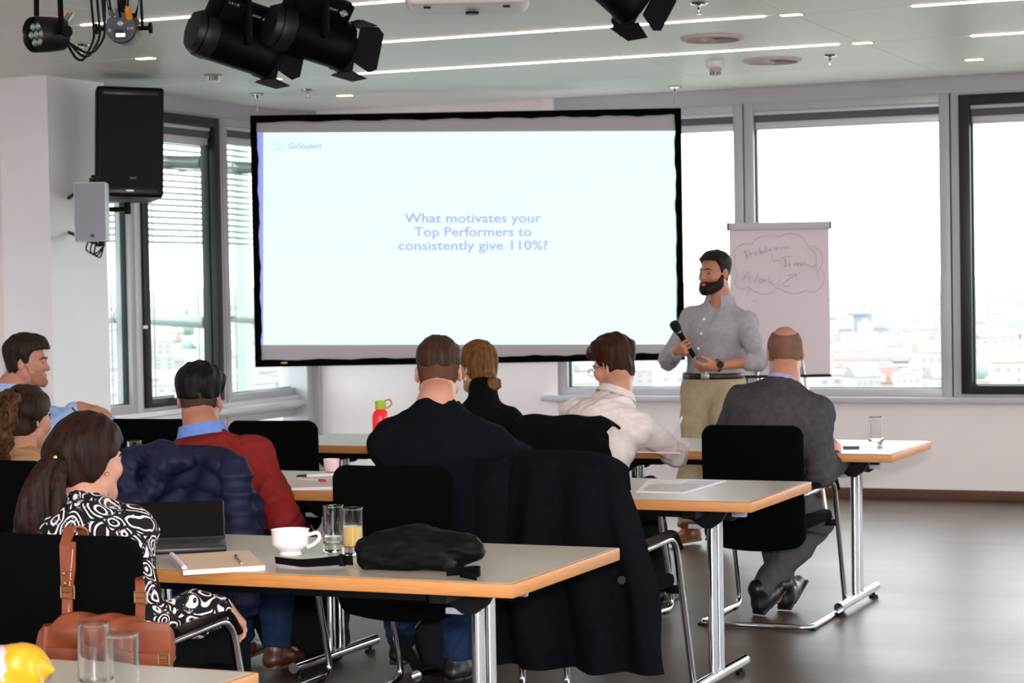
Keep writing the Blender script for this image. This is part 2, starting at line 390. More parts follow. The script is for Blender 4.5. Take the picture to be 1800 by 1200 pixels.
# outer venetian blinds on the left facade
slat_m = mm('outer_slat', '#a9b0ae', .5)
for k in range(3):
    r = LW[2*k]; w = lt[k+1]-lt[k]-.02
    sm = MB().box((0, 0, 0), (.07, w, .008), R=roty(.28)).mesh('slat', slat_m, False)
    for i in range(18):
        link('slat', sm, r, loc=(SL-.42, (lt[k]+lt[k+1])/2, 2.62-i*.0445))
    cb = MB()
    for f_ in (.3, .78): cb.tube([(SL-.42, lt[k]+f_*w, 2.7), (SL-.42, lt[k]+f_*w, .2)], .0035, 5)
    part('guide_cable', cb, mm('cable_grey', '#6d7674', .5), r)
railm = mm('facade_arm', '#8f9896', .4, .3)
for k, (t, z) in enumerate(((12.0, 1.3), (13.3, 1.3), (14.3, 1.3), (13.3, 2.45), (14.3, 2.45))):
    a = MB().tube([(SL-.14, t+.0, z-.02), (SL-.9, t+.0, z+.02)], [.05, .035], 10).cyl((SL-.9, t, z+.02), (SL-.95, t, z+.02), .042, n=12)
    part('bracket', a, railm, None, label='grey %s facade bracket arm outside the left windows, %s' % (('lower', 'lower', 'lower', 'upper', 'upper')[k], ('by the pier', 'at the second post', 'near the screen', 'at the second post', 'near the screen')[k]), cat='bracket', group='bracket arms outside the left facade')
part('facade_post', MB().bx(SL-1.0, SL-.93, 15.2, 15.32, -4, 3.2), railm, None, label='grey green upright facade post outside the left windows beside the screen', cat='post')
# sides of the room out of view: glazed facades with parapet and header
def side(name, x0, x1, y0, y1):
    part('wall_%s' % name, MB().bx(x0, x1, y0, y1, 0, .66).bx(x0, x1, y0, y1, 2.75, CEIL+.03), wall_m, kind='structure', smooth=False)
side('right', SR, SR+.2, TF, TB); side('front', SL-.3, SR, TF-.2, TF)
k = TF
while k < TB-.5:
    window(k, min(k+1.6, TB), 'y', SR, -1, .70, 2.75, blind=False); k += 1.6
k = SL
while k < SR-.5:
    window(k, min(k+1.6, SR), 'x', TF, 1, .70, 2.75, blind=False); k += 1.6
# ================================================================ tables
wood_e = mm('beech_edge', '#b97a42', .45, var=.1, vscale=14, stretch=(1, 1, 20), bump=.05, bscale=40)
lam_m = mm('grey_laminate', '#aca499', .32, var=.02, vscale=60)
def make_table():
    r = thing('conference_table', 'x', 'table')
    top = MB(); top.mi = 0
    top.box((0, 0, .7215), (1.596, .796, .037), bev=.004)
    o = part('tabletop', top, [wood_e, lam_m], r)
    lam = MB().box((0, 0, .7403), (1.574, .774, .0012))
    part('laminate', lam, lam_m, r, smooth=False)
    for sx in (-1, 1):
        lx = sx*(.8-.265)
        l = part('leg', MB().cyl((lx, -.039, .045), (lx, -.039, .69), .0185, n=14).cyl((lx, .039, .045), (lx, .039, .69), .0185, n=14), chrome, r)
        part('foot_bar', MB().tube([(lx, -.35, .047), (lx, .35, .047)], .0215, 14), chrome, l)
        gl = MB()
        for y in (-.3, .3): gl.lathe([(.001, 0), (.024, 0), (.02, .014), (.008, .015), (.008, .03), (.001, .03)], 12, (lx, y, 0))
        part('glide', gl, blackp, l)
        poly = [(-.17, 0), (-.10, -.045), (-.04, -.058), (.0, -.085), (.03, -.088), (.07, -.06), (.095, -.02), (.10, 0)]
        br = MB()
        for y in (-.13, .13): br.prism([(p[0]*sx*1.0, p[1]) for p in poly], .03, (lx+.0*sx, y, .70))
        br.bx(lx-.025, lx+.025, -.3, .3, .665, .70); br.cyl((lx-.08*sx, -.15, .675), (lx-.08*sx, -.147, .675), .018, n=14)
        part('folding_bracket', br, blackp, r)
        part('lever', MB().box((lx-.04, -.1, .615), (.055, .02, .018), bev=.003).box((lx+.065, .1, .64), (.055, .02, .018), bev=.003), greyp, r)
    part('rail', MB().bx(-.5, .5, -.30, -.27, .67, .703).bx(-.5, .5, .27, .30, .67, .703), blackm, r)
    return r
TABX = -2.186
tb0 = make_table()
tabs = [((-2.976, 9.66), 'beech edged grey table at the right of the far row, with drinking glass and phones'),
        ((-4.576, 9.66), 'beech edged grey table at the left of the far row, carrying the red bottle'),
        ((TABX-.8, 7.57), 'beech edged grey table of the middle row, right half, holding a brochure'),
        ((TABX-2.4, 7.57), 'beech edged grey table of the middle row, left half, in front of the red sweater'),
        ((TABX-.8, 5.46), 'beech edged grey table in front, holding white cup, laptop and black bag'),
        ((TABX-.8, 3.36), 'grey table corner at the bottom left holding two glasses and yellow wrapper')]
for i, (p, lab) in enumerate(tabs):
    if i == 0: tb0.location = (p[0], p[1], 0); tb0['label'] = lab; tb0['group'] = 'conference tables in rows'
    else: copy_thing(tb0, (p[0], p[1], 0), 0, lab, 'conference tables in rows')
# ================================================================ the city far below, beyond the glass
CITY = .56
def cm_(name, col, *a, **k):
    f = lambda c: tuple(x*CITY for x in lin(c)[:3])+(1,)
    if 'col2' in k: k['col2'] = f(k['col2'])
    if name in MT: return MT[name]
    MT[name] = mat(name, f(col), *a, **k); return MT[name]
GZ = -78.0
ground_m = cm_('city_ground', '#8d938c', .95, col2='#a9a8a3', vscale=.004, detail=8)
bm_ = MB(); n = 48; R_ = 16000
bm_.grid(lambda u, v: ((u-.5)*2*R_, (v-.5)*2*R_, GZ), 8, 8)
part('ground', bm_, ground_m, None, kind='structure', smooth=False)
hill_m = cm_('hazed_hill', '#a3abb0', .95, var=.12, vscale=.002)  # pale blue-grey puts the distance haze into the hill colour
def ridge(name, az0, az1, dist, base, amp, seed, label):
    rr = np.random.default_rng(seed); ph = rr.uniform(0, 6.28, 6); nn = 60; mb = MB()
    def fn(u, v):
        az = az0+(az1-az0)*u; h = base+amp*sum(math.sin(az*(9+7*i)+ph[i])/(1+i) for i in range(6))/2
        d = dist+(1-v)*-900 if v < .5 else dist+(v-.5)*1800
        z = GZ+h*math.sin(PI*v)
        q = room(math.sin(az)*d, math.cos(az)*d); return (q[0], q[1], z)
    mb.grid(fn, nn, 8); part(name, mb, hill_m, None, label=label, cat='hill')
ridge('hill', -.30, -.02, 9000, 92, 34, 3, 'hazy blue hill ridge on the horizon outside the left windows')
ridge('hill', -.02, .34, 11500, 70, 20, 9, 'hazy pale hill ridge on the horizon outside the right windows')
hazed_wallcols = ['#c2bdb6', '#cbc8c3', '#b9b5b0', '#c3bebb', '#c9c3b9', '#b4b5b9']  # haze put into the colours: walls paled, low in contrast
hazed_roofcols = ['#b39a95', '#a08d8a', '#a2a1a2', '#b8a19b', '#9b9ca1', '#a9a9aa']  # roofs greyed likewise, haze put into their colour
protos = []
for i in range(10):
    mb = MB(); w, d, h = 1, 1, 1
    mb.bx(-.5, .5, -.5, .5, 0, 1, 0)
    for k in range(3):
        for q in range(4): mb.bx(-.42+q*.24, -.32+q*.24, -.503, -.497, .14+k*.28, .28+k*.28, 2)
    if i % 2 == 0:
        mb.prism([(-.54, 0), (.54, 0), (.0, .38)] if i % 4 == 0 else [(-.54, 0), (.54, 0), (.4, .25), (-.4, .25)], 1.06, (0, 0, 1), (0, 1, 0), (0, 0, 1), 1)
        mb.bx(.2, .27, -.2, -.1, 1.1, 1.45, 0)
    else:
        mb.bx(-.52, .52, -.52, .52, 1, 1.04, 1); mb.bx(-.2, .15, -.2, .2, 1.04, 1.18, 0)
    protos.append(mb.mesh('building', [cm_('bw%d' % (i % 6), hazed_wallcols[i % 6], .9), cm_('br%d' % ((i*5) % 6), hazed_roofcols[(i*5) % 6], .9), cm_('bwin', '#9da1a6', .4)], False))  # window tone lightened as part of the coloured-in haze
cr = np.random.default_rng(11)
def put_city(px, dy, w, d, h, i, rz):
    dd = ray(px, 600); hor = dd/np.linalg.norm(dd[:2]); dist = (CAMH-GZ)*FPX/dy
    roof = 'flat roof' if i % 2 else ('gabled roof' if i % 4 == 0 else 'hipped roof')
    far_ = 'just above the sill' if dy > 150 else ('in the middle distance' if dy > 80 else 'near the horizon')
    side_ = 'outside the left windows' if px < 700 else ('below the projection screen' if px < 1240 else ('beside the flip chart' if px < 1680 else 'in the dark framed window'))
    lab = 'blurred pale building with %s, %s, %s' % (roof, far_, side_)
    o = link('building', protos[i], None, lab, 'building', 'distant buildings: %s, %s, %s' % (roof, side_, far_), None, (hor[0]*dist, hor[1]*dist, GZ), rz)
    o.scale = (w, d, h)
taken = []
def free(px, dy, w):
    hor, dist = city_at(px, 0, dy)
    for (x, y, q) in taken:
        if math.hypot(hor[0]-x, hor[1]-y) < (w+q)*.62: return False
    taken.append((hor[0], hor[1], w)); return True
def city_at(px, ytop, ybase_dy):
    dd = ray(px, 600); hor = dd/np.linalg.norm(dd[:2]); dist = (CAMH-GZ)*FPX/ybase_dy
    return hor*dist, dist
for (px, dy, w) in ((1535, 205, 66), (1640, 175, 74), (1515, 108, 68), (1765, 125, 80)):
    free(px, dy, w)
k = 0
while k < 270:
    px = cr.uniform(140, 540) if k % 3 == 0 else (cr.uniform(1420, 1830) if k % 3 == 1 else cr.uniform(1000, 1830))
    dy = 38+190*cr.random()**1.3
    w = cr.uniform(16, 48)
    if not free(px, dy, w): continue
    k += 1
    put_city(px, dy, w, cr.uniform(13, min(26, w)), cr.uniform(11, 24), cr.integers(0, 10), YAW+cr.normal(0, .35))
def sp(name, label, px, dy, wpx, hpx, fn):
    hor, dist = city_at(px, 0, dy); s_ = dist/FPX
    r = thing(name, label, 'building', (hor[0], hor[1], GZ), -math.atan2(hor[0], hor[1]))
    fn(r, wpx*s_, hpx*s_); return r
def red_block(r, w, h):
    part('wall', MB().bx(-w/2, w/2, -8, 8, 0, h*.6), cm_('cream_wall', '#cfc6b8', .9), r, False)
    part('roof', MB().prism([(-10, 0), (10, 0), (3, h*.55), (-3, h*.55)], w*1.01, (0, 0, h*.6), (0, 1, 0), (0, 0, 1)), cm_('red_tile', '#b07d74', .9), r, False)
    n = 9
    for k in range(n):
        x = -w/2+(k+.5)*w/n
        dm = part('dormer', MB().bx(x-w/n*.22, x+w/n*.22, -10.2, -4, h*.62, h*.85).prism([(-w/n*.28, 0), (w/n*.28, 0), (0, h*.12)], 5, (x, -7.5, h*.85)), cm_('dormer_cream', '#d6cdc2', .9), r, False)
def banded(r, w, h):
    part('wall', MB().bx(-w/2, w/2, -10, 10, 0, h), cm_('pale_facade', '#d8d8d8', .8), r, False)
    for k in range(3): part('window_band', MB().bx(-w/2+.5, w/2-.5, -10.3, -9.9, h*(.2+.27*k), h*(.32+.27*k)), cm_('band_dark', '#6e7984', .3), r, False)
    part('roof_edge', MB().bx(-w/2-1, w/2+1, -11, 11, h, h+1.5), cm_('pale_facade2', '#c5c7ca', .8), r, False)
def tower(r, w, h):
    m = cm_('tower_grey', '#8f95a3', .7)
    part('wall', MB().bx(-w*.18, w*.22, -10, 10, 0, h).bx(-w*.3, w*.1, -12, 8, h*.93, h*1.04), m, r, False)
    part('side_wing', MB().bx(-w/2, -w*.2, -9, 9, 0, h*.45).bx(w*.22, w/2, -9, 9, 0, h*.5), m, r, False)
def redpanel(r, w, h):
    part('wall', MB().bx(-w/2, w/2, -9, 9, 0, h), cm_('pale_facade', '#d8d8d8', .8), r, False)
    for k in range(10): part('red_panel', MB().bx(-w/2+(k+.15)*w/10, -w/2+(k+.65)*w/10, -9.4, -8.9, h*.15, h*.85), cm_('brick_red', '#b0605a', .9), r, False)
sp('building', 'long city block with red tiled roof and row of pale dormers', 1535, 205, 150, 40, red_block)
sp('building', 'long white office block with dark window bands outside right window', 1640, 175, 150, 36, banded)
sp('building', 'dark grey blurred tower block on the skyline beside the flip chart', 1515, 108, 80, 46, tower)
sp('building', 'white apartment slab with red panels outside the far right window', 1765, 125, 110, 30, redpanel)
tree_m = cm_('hazed_tree', '#94a29b', .95, var=.1, vscale=.3)  # green greyed to put distance haze into the colour
def blob(seed):
    bm = bmesh.new(); bmesh.ops.create_icosphere(bm, subdivisions=2, radius=1)
    rr = np.random.default_rng(seed)
    for v in bm.verts: v.co *= 1+rr.uniform(-.18, .18)
    vs = [v.co[:] for v in bm.verts]; fs = [[v.index for v in f.verts] for f in bm.faces]; bm.free()
    return MB().add(vs, fs).mesh('tree', tree_m)
bl = [blob(1), blob(2), blob(3)]
k = 0
while k < 24:
    px = cr.uniform(150, 520) if k < 11 else cr.uniform(1430, 1820); dy = cr.uniform(60, 190)
    hor, dist = city_at(px, 0, dy); s_ = cr.uniform(9, 18)
    if not free(px, dy, s_*2.2): continue
    k += 1
    o = link('tree', bl[k % 3], None, 'blurred green tree clump in the city %s' % ('outside the left windows' if px < 700 else 'outside the right windows'), 'tree', 'tree clumps %s' % ('left' if px < 700 else 'right'), None, (hor[0], hor[1], GZ+s_*.7)); o.scale = (s_*1.5, s_, s_*.9)
# ================================================================ implicit surfaces (blended into one continuous skin)
class SDF:
    def __init__(s, lo, hi, h):
        s.lo = np.array(lo, np.float32); s.h = float(h); s.n = np.ceil((np.array(hi)-np.array(lo))/h).astype(int)+1
        s.v = np.full(s.n, .5, np.float32)
    def region(s, lo, hi):
        a = np.clip(np.floor((np.array(lo)-s.lo)/s.h).astype(int), 0, s.n-1); b = np.clip(np.ceil((np.array(hi)-s.lo)/s.h).astype(int)+1, 1, s.n)
        b = np.maximum(b, a+1)
        sl = tuple(slice(a[i], b[i]) for i in range(3))
        ax = [(s.lo[i]+s.h*np.arange(a[i], b[i])).astype(np.float32) for i in range(3)]
        return sl, ax[0][:, None, None], ax[1][None, :, None], ax[2][None, None, :]
    def op(s, prim, k=.02, mode='u'):
        fn, lo, hi = prim; pad = k+3*s.h
        sl, X, Y, Z = s.region(np.array(lo)-pad, np.array(hi)+pad)
        d = np.asarray(fn(X, Y, Z), np.float32); v = s.v[sl]
        if mode == 'u':
            h = np.maximum(k-np.abs(v-d), 0)/k if k > 0 else 0; s.v[sl] = np.minimum(v, d)-h*h*k/4
        elif mode == 's':
            d = -d; h = np.maximum(k-np.abs(v-d), 0)/k; s.v[sl] = np.maximum(v, d)+h*h*k/4
        elif mode == 'i':
            h = np.maximum(k-np.abs(v-d), 0)/k; s.v[sl] = np.maximum(v, d)+h*h*k/4
        return s
    def displace(s, fn, band=.03):
        m = np.abs(s.v) < band; I, J, K = np.nonzero(m)
        s.v[m] += fn(s.lo[0]+s.h*I, s.lo[1]+s.h*J, s.lo[2]+s.h*K).astype(np.float32); return s
    def mesh(s, name, mats, off=(0, 0, 0), mi=None):
        v = s.v.copy(); v[[0, -1]] = np.maximum(v[[0, -1]], .01); v[:, [0, -1]] = np.maximum(v[:, [0, -1]], .01); v[:, :, [0, -1]] = np.maximum(v[:, :, [0, -1]], .01)
        ins = v < 0; c = np.zeros(np.array(v.shape)-1, np.uint8)
        for i in (0, 1):
            for j in (0, 1):
                for k in (0, 1): c += ins[i:c.shape[0]+i, j:c.shape[1]+j, k:c.shape[2]+k]
        m = (c > 0) & (c < 8); I, J, K = np.nonzero(m); idx = np.full(c.shape, -1, np.int32); idx[m] = np.arange(len(I))
        acc = np.zeros((len(I), 3)); cnt = np.zeros(len(I))
        crn = [(i, j, k) for i in (0, 1) for j in (0, 1) for k in (0, 1)]
        for a in crn:
            for ax in range(3):
                if a[ax] == 0:
                    b = list(a); b[ax] = 1
                    va = v[I+a[0], J+a[1], K+a[2]]; vb = v[I+b[0], J+b[1], K+b[2]]; cr_ = (va < 0) != (vb < 0)
                    t = np.where(cr_, va/np.where(cr_, va-vb, 1), 0)
                    q = np.array(a, float)[None, :]+t[:, None]*(np.array(b, float)-np.array(a, float))[None, :]
                    acc += q*cr_[:, None]; cnt += cr_
        pos = s.lo+s.h*(np.stack([I, J, K], 1)+acc/cnt[:, None])
        F = []
        for ax in range(3):
            sh = [slice(1, -1)]*3; sh2 = [slice(1, -1)]*3; sh[ax] = slice(0, -1); sh2[ax] = slice(1, None)
            A = ins[tuple(sh)]; B = ins[tuple(sh2)]; P = np.argwhere(A != B)
            if not len(P): continue
            inside = A[A != B]; o = np.ones(3, int); o[ax] = 0; P = P+o
            u, w = (ax+1) % 3, (ax+2) % 3
            def cell(du, dw):
                q = P.copy(); q[:, u] += du; q[:, w] += dw; return idx[q[:, 0], q[:, 1], q[:, 2]]
            Q = np.stack([cell(-1, -1), cell(0, -1), cell(0, 0), cell(-1, 0)], 1)
            Q[~inside] = Q[~inside][:, ::-1]; F.append(Q)
        F = np.concatenate(F) if F else np.zeros((0, 4), int); F = F[(F >= 0).all(1)]
        me = bpy.data.meshes.new(name); pos = pos-np.array(off)
        me.vertices.add(len(pos)); me.vertices.foreach_set('co', pos.astype(np.float32).ravel())
        me.loops.add(F.size); me.loops.foreach_set('vertex_index', F.astype(np.int32).ravel())
        me.polygons.add(len(F)); me.polygons.foreach_set('loop_start', np.arange(0, F.size, 4, dtype=np.int32))
        try: me.polygons.foreach_set('loop_total', np.full(len(F), 4, np.int32))
        except Exception: pass
        for mt in (mats if isinstance(mats, (list, tuple)) else [mats]): me.materials.append(mt)
        if mi is not None:
            cen = pos[F].mean(1)+np.array(off); me.polygons.foreach_set('material_index', mi(cen).astype(np.int32))
        me.update(calc_edges=True); me.validate(); me.shade_smooth(); return me
def rcone(a, b, ra, rb=None):
    a = np.array(a, float); b = np.array(b, float); rb = ra if rb is None else rb; ab = b-a; L2 = max(ab@ab, 1e-9); r = max(ra, rb)
    def fn(X, Y, Z):
        x, y, z = X-a[0], Y-a[1], Z-a[2]; t = np.clip((x*ab[0]+y*ab[1]+z*ab[2])/L2, 0, 1)
        return np.sqrt((x-t*ab[0])**2+(y-t*ab[1])**2+(z-t*ab[2])**2)-(ra+(rb-ra)*t)
    return fn, np.minimum(a, b)-r, np.maximum(a, b)+r
def ell(c, r, R=None):
    c = np.array(c, float); r = np.array(r, float); R = np.eye(3) if R is None else np.array(R)
    ext = np.sqrt(((R*r[None, :])**2).sum(1))
    def fn(X, Y, Z):
        x, y, z = X-c[0], Y-c[1], Z-c[2]
        l = [x*R[0, i]+y*R[1, i]+z*R[2, i] for i in range(3)]
        k0 = np.sqrt(sum((l[i]/r[i])**2 for i in range(3))); k1 = np.sqrt(sum((l[i]/r[i]**2)**2 for i in range(3)))+1e-6
        return k0*(k0-1)/k1
    return fn, c-ext, c+ext
def rbox(c, half, rad, R=None):
    c = np.array(c, float); hf = np.array(half, float)-rad; R = np.eye(3) if R is None else np.array(R)
    ext = np.abs(R) @ np.array(half, float)
    def fn(X, Y, Z):
        x, y, z = X-c[0], Y-c[1], Z-c[2]
        q = [np.abs(x*R[0, i]+y*R[1, i]+z*R[2, i])-hf[i] for i in range(3)]
        return np.sqrt(sum(np.maximum(t, 0)**2 for t in q))+np.minimum(np.maximum(q[0], np.maximum(q[1], q[2])), 0)-rad
    return fn, c-ext, c+ext
def loft(a, b, wa, da, wb, db, side, front):
    a = np.array(a, float); b = np.array(b, float); ab = b-a; L = np.linalg.norm(ab); ax = ab/L; side = unit(side); front = unit(np.cross(ax, side)) if front is None else unit(front)
    mx = max(wa, wb, da, db)
    def fn(X, Y, Z):
        x, y, z = X-a[0], Y-a[1], Z-a[2]; tt = x*ax[0]+y*ax[1]+z*ax[2]; t = np.clip(tt/L, 0, 1); e = tt-t*L
        u = x*side[0]+y*side[1]+z*side[2]-t*L*(ax@side); f = x*front[0]+y*front[1]+z*front[2]-t*L*(ax@front)
        w = wa+(wb-wa)*t; d = da+(db-da)*t; m = np.minimum(w, d)
        return (np.sqrt((u/w)**2+(f/d)**2+(e/(m*.8))**2)-1)*m
    return fn, np.minimum(a, b)-mx, np.maximum(a, b)+mx
def wav(seed, f, amp, st=(1, 1, 1)):
    r = np.random.default_rng(seed); M_ = r.normal(size=(5, 3)); M_ /= np.linalg.norm(M_, axis=1)[:, None]; ph = r.uniform(0, 6.28, 8)
    def fn(x, y, z):
        x, y, z = x*st[0]*f, y*st[1]*f, z*st[2]*f
        p = [M_[i, 0]*x+M_[i, 1]*y+M_[i, 2]*z for i in range(5)]
        return amp*(np.sin(p[0]+1.3*np.sin(p[1]*.7+ph[0])+ph[1])*.6+np.sin(2.1*p[2]+1.1*np.sin(1.3*p[3]+ph[2])+ph[3])*.4+.25*np.sin(4.3*p[4]+ph[4]))
    return fn
def bounds(prims, pad):
    return np.min([p[1] for p in prims], 0)-pad, np.max([p[2] for p in prims], 0)+pad
# ================================================================ cantilever chairs
def chair_back_sdf():
    s = SDF((-.27, -.12, .30), (.27, .12, .95), .011)
    def fn(X, Y, Z):
        zc = .625-.028*(1-(X/.23)**2)*np.clip((.62-Z)/.25, 0, 1); zz = Z-zc
        w = .228; h = .262; r = .05
        qx = np.abs(X)-(w-r); qz = np.abs(zz)-(h-r)
        d2 = np.sqrt(np.maximum(qx, 0)**2+np.maximum(qz, 0)**2)+np.minimum(np.maximum(qx, qz), 0)-r
        yb = -.018+.05*((.9-Z)/.5)**2*.5+.012*(X/.23)**2*1.5
        dy = np.abs(Y-yb)-.008; rr = .012
        d2 = d2+rr
        return np.sqrt(np.maximum(d2, 0)**2+np.maximum(dy, 0)**2)+np.minimum(np.maximum(d2, dy), 0)-rr
    return s.op((fn, (-.26, -.1, .3), (.26, .1, .95)), 0.001)
def make_chair():
    r = thing('cantilever_chair', 'x', 'chair')
    link('backrest', chair_back_sdf().mesh('backrest', blackf), r)
    part('seat', MB().box((0, .27, .452), (.45, .44, .05), bev=.018), blackf, r)
    f = MB(); X = .25
    half = fillet([(X-.03, .0, .585), (X, .10, .60), (X, .42, .615), (X, .60, .0135), (X, -.0, .0135), (0, .0, .0135)], [.05, .09, .05, .06])
    path = half+[np.array([-p[0], p[1], p[2]]) for p in half[::-1][1:]]
    f.tube(path, .0125, 10); part('frame', f, chrome, r)
    for sx in (-1, 1):
        part('armrest', MB().tube(fillet([(sx*X, .12, .620), (sx*X, .40, .633), (sx*X, .455, .57)], .06), .017, 10, flat=(1.2, .7)), blackp, r)
        part('bracket', MB().box((sx*(X-.03), .50, .415), (.07, .03, .03), bev=.006), blackp, r)
        part('back_clamp', MB().cyl((sx*(X-.045), 0, .585), (sx*(X-.01), .02, .588), .012, n=10), chrome, r)
    part('seat_rail', MB().tube([(-X, .5, .415), (X, .5, .415)], .011, 8), blackm, r)
    for sx in (-1, 1):
        for y in (.03, .5): part('glide', MB().box((sx*X, y, .004), (.03, .035, .012)), blackp, r, smooth=False)
    return r
ch0 = make_chair()
CH = {}
chairs = [('suit', (-2.715, 8.93), .0, 'black cantilever chair holding the bald man in the grey suit'),
          ('white', (-3.53, 8.74), -.10, 'black chair with dark cloth over its corner, behind the white shirt'),
          ('bun', (-4.08, 8.86), .1, 'black chair holding the woman with the bun, mostly hidden'),
          ('empty1', (-5.08, 8.90), .14, 'empty black chair in the far row, right of the red sweater'),
          ('empty2', (-5.79, 8.93), .05, 'black chair whose top the man in blue shirt leans on'),
          ('blue', (-6.45, 8.75), -.8, 'black chair holding the man in the light blue shirt'),
          ('coat', (-2.73, 6.74), -.04, 'black chair completely draped in the long black coat'),
          ('navy', (-3.36, 6.72), .03, 'black chair holding the man in the dark navy sweater'),
          ('red', (-4.19, 6.72), .0, 'black chair draped with the navy puffer jacket'),
          ('tan', (-4.98, 6.65), -.1, 'black chair holding the woman in the tan cardigan'),
          ('paisley', (-3.275, 4.64), .03, 'black chair in front left with the brown leather bag hung on it')]
for i, (k, p, rz, lab) in enumerate(chairs):
    if i == 0: ch0.location = (p[0], p[1], 0); ch0.rotation_euler = (0, 0, rz); ch0['label'] = lab; ch0['group'] = 'black cantilever chairs'; CH[k] = ch0
    else: CH[k] = copy_thing(ch0, (p[0], p[1], 0), rz, lab, 'black cantilever chairs')
# ================================================================ people
skin = {}
def skin_m(key, col, rough=.5):
    return mm('skin_'+key, col, rough, var=.06, vscale=25, bump=.08, bscale=220, bdist=.002, sss=.12)
def hair_m(key, col, col2=None):
    return mm('hair_'+key, col, .55, col2=col2 or col, vscale=9, bump=.6, bscale=22, bdist=.004, stretch=(9, 9, .8), detail=6, spec=.18)
def buzz_m(key, col, col2):
    return mm('hair_'+key, col, .75, col2=col2, vscale=14, bump=.12, bscale=260, bdist=.002, spec=.2)
def fab(key, col='#808080', rough=.9, bump=.25, bscale=420, var=.06, **k):
    return mm('cloth_'+key, col, rough, var=var, vscale=40, bump=bump, bscale=bscale, bdist=.003, spec=.08, **k)
def frame(phi, pitch=0.0, roll=0.0):
    """columns right, front, up; phi is measured from the room's y axis towards +x"""
    R = np.array([[math.cos(phi), math.sin(phi), 0], [-math.sin(phi), math.cos(phi), 0], [0, 0, 1.0]])
    return R @ rotx(-pitch) @ roty(roll)
def ik(a, t, l1, l2, hint):
    a = np.array(a, float); t = np.array(t, float); d = t-a; L = np.linalg.norm(d); L2 = min(L, (l1+l2)*.998); d = d/L; t = a+d*L2
    x = (l1*l1-l2*l2+L2*L2)/(2*L2); h = math.sqrt(max(l1*l1-x*x, 0)); hp = np.array(hint, float)-a; hp = hp-d*(hp@d); hp = unit(hp)
    return a+d*x+hp*h, t
def head_prims(c, R, sc=1.0):
    W_ = lambda *p: np.array(c)+R @ (np.array(p)*sc)
    E = lambda p, r: ell(W_(*p), np.array(r)*sc, R)
    C = lambda p, q, a, b=None: rcone(W_(*p), W_(*q), a*sc, (a if b is None else b)*sc)
    P = [(E((0, -.012, .035), (.074, .095, .088)), .02, 'u'), (E((0, .030, -.025), (.058, .060, .085)), .03, 'u'),
         (E((0, .062, -.088), (.030, .026, .024)), .03, 'u')]
    for s_ in (-1, 1):
        P += [(C((s_*.052, -.002, -.055), (s_*.02, .064, -.092), .016, .018), .03, 'u'), (E((s_*.042, .060, -.020), (.022, .022, .020)), .03, 'u')]
        P += [(C((s_*.034, .079, .022), (s_*.006, .086, .021), .010, .010), .016, 'u')]
        P += [(E((s_*.031, .094, .004), (.016, .013, .010)), .010, 's'), (C((s_*.018, .0835, .0085), (s_*.045, .0755, .0075), .0052, .0045), .004, 'u'), (C((s_*.020, .0815, -.0065), (s_*.044, .0745, -.006), .0042, .004), .004, 'u')]
    P += [(C((0, .083, .016), (0, .104, -.026), .008, .0115), .012, 'u'), (E((0, .101, -.029), (.017, .012, .009)), .01, 'u'),
          (E((0, .088, -.058), (.024, .011, .006)), .008, 'u'), (E((0, .086, -.068), (.021, .011, .007)), .008, 'u')]
    for s_ in (-1, 1):
        Re = R @ rotz(s_*.35) @ rotx(-.15)
        P += [(ell(W_(s_*.077, -.014, -.002), np.array((.008, .019, .032))*sc, Re), .008, 'u'), (ell(W_(s_*.086, -.012, .002), np.array((.007, .010, .018))*sc, Re), .006, 's')]
    return P
def hand_prims(w, fd, pn, side, curl=.4, sc=1.0, spread=.12, grip=False):
    w = np.array(w, float); fd = unit(fd); pn = np.array(pn, float); pn = unit(pn-fd*(pn@fd)); th = np.cross(fd, pn)*side  # thumb side
    P = [(rcone(w, w+fd*.03*sc, .024*sc, .026*sc), .02, 'u')]
    kn = []
    for i in range(4):
        o = (.030-.0205*i)*sc; k = w+fd*(.088-.006*abs(i-1.2))*sc+th*o-pn*.004; kn.append(k)
        P.append((rcone(w+fd*.015*sc+th*o*.55, k, .0145*sc, .0115*sc), .014, 'u'))
    P.append((ell(w+fd*.05*sc, (.034*sc, .042*sc, .0145*sc), np.stack([th, fd, -pn], 1)), .015, 'u'))
    ln = [.070, .078, .073, .057]
    for i in range(4):
        p = kn[i]; a = curl*(1+.12*i); d = unit(fd+th*(spread*(1.2-i)*.5))
        r0 = .0092*sc*(1 if i < 3 else .88)
        ang = 0
        for s_, (f_, rr) in enumerate(((.46, 1.0), (.31, .9), (.23, .8))):
            ang += a*(1.0 if s_ == 0 else 1.15); dd = d*math.cos(ang)+pn*math.sin(ang); q = p+dd*ln[i]*f_*sc
            P.append((rcone(p, q, r0*rr, r0*rr*.9), .004, 'u')); p = q
    b = w+fd*.022*sc+th*.026*sc+pn*.006
    if grip: d1, d2 = unit(fd*.55+th*.35+pn*.75), unit(fd*.6-th*.25+pn*.75)
    else: d1, d2 = unit(fd*.72+th*.6+pn*.35), unit(fd*.9+th*.28+pn*.3)
    m1 = b+d1*.042*sc; m2 = m1+d2*.032*sc
    P += [(rcone(b, m1, .0135*sc, .011*sc), .014, 'u'), (rcone(m1, m2, .0105*sc, .0085*sc), .004, 'u')]
    return P
ZL = ([-.14, -.075, -.05, -.022, .004, .018, .034, .05, .066, .10], [-.080, -.080, -.066, -.03, .0, .004, .034, .056, .066, .068])
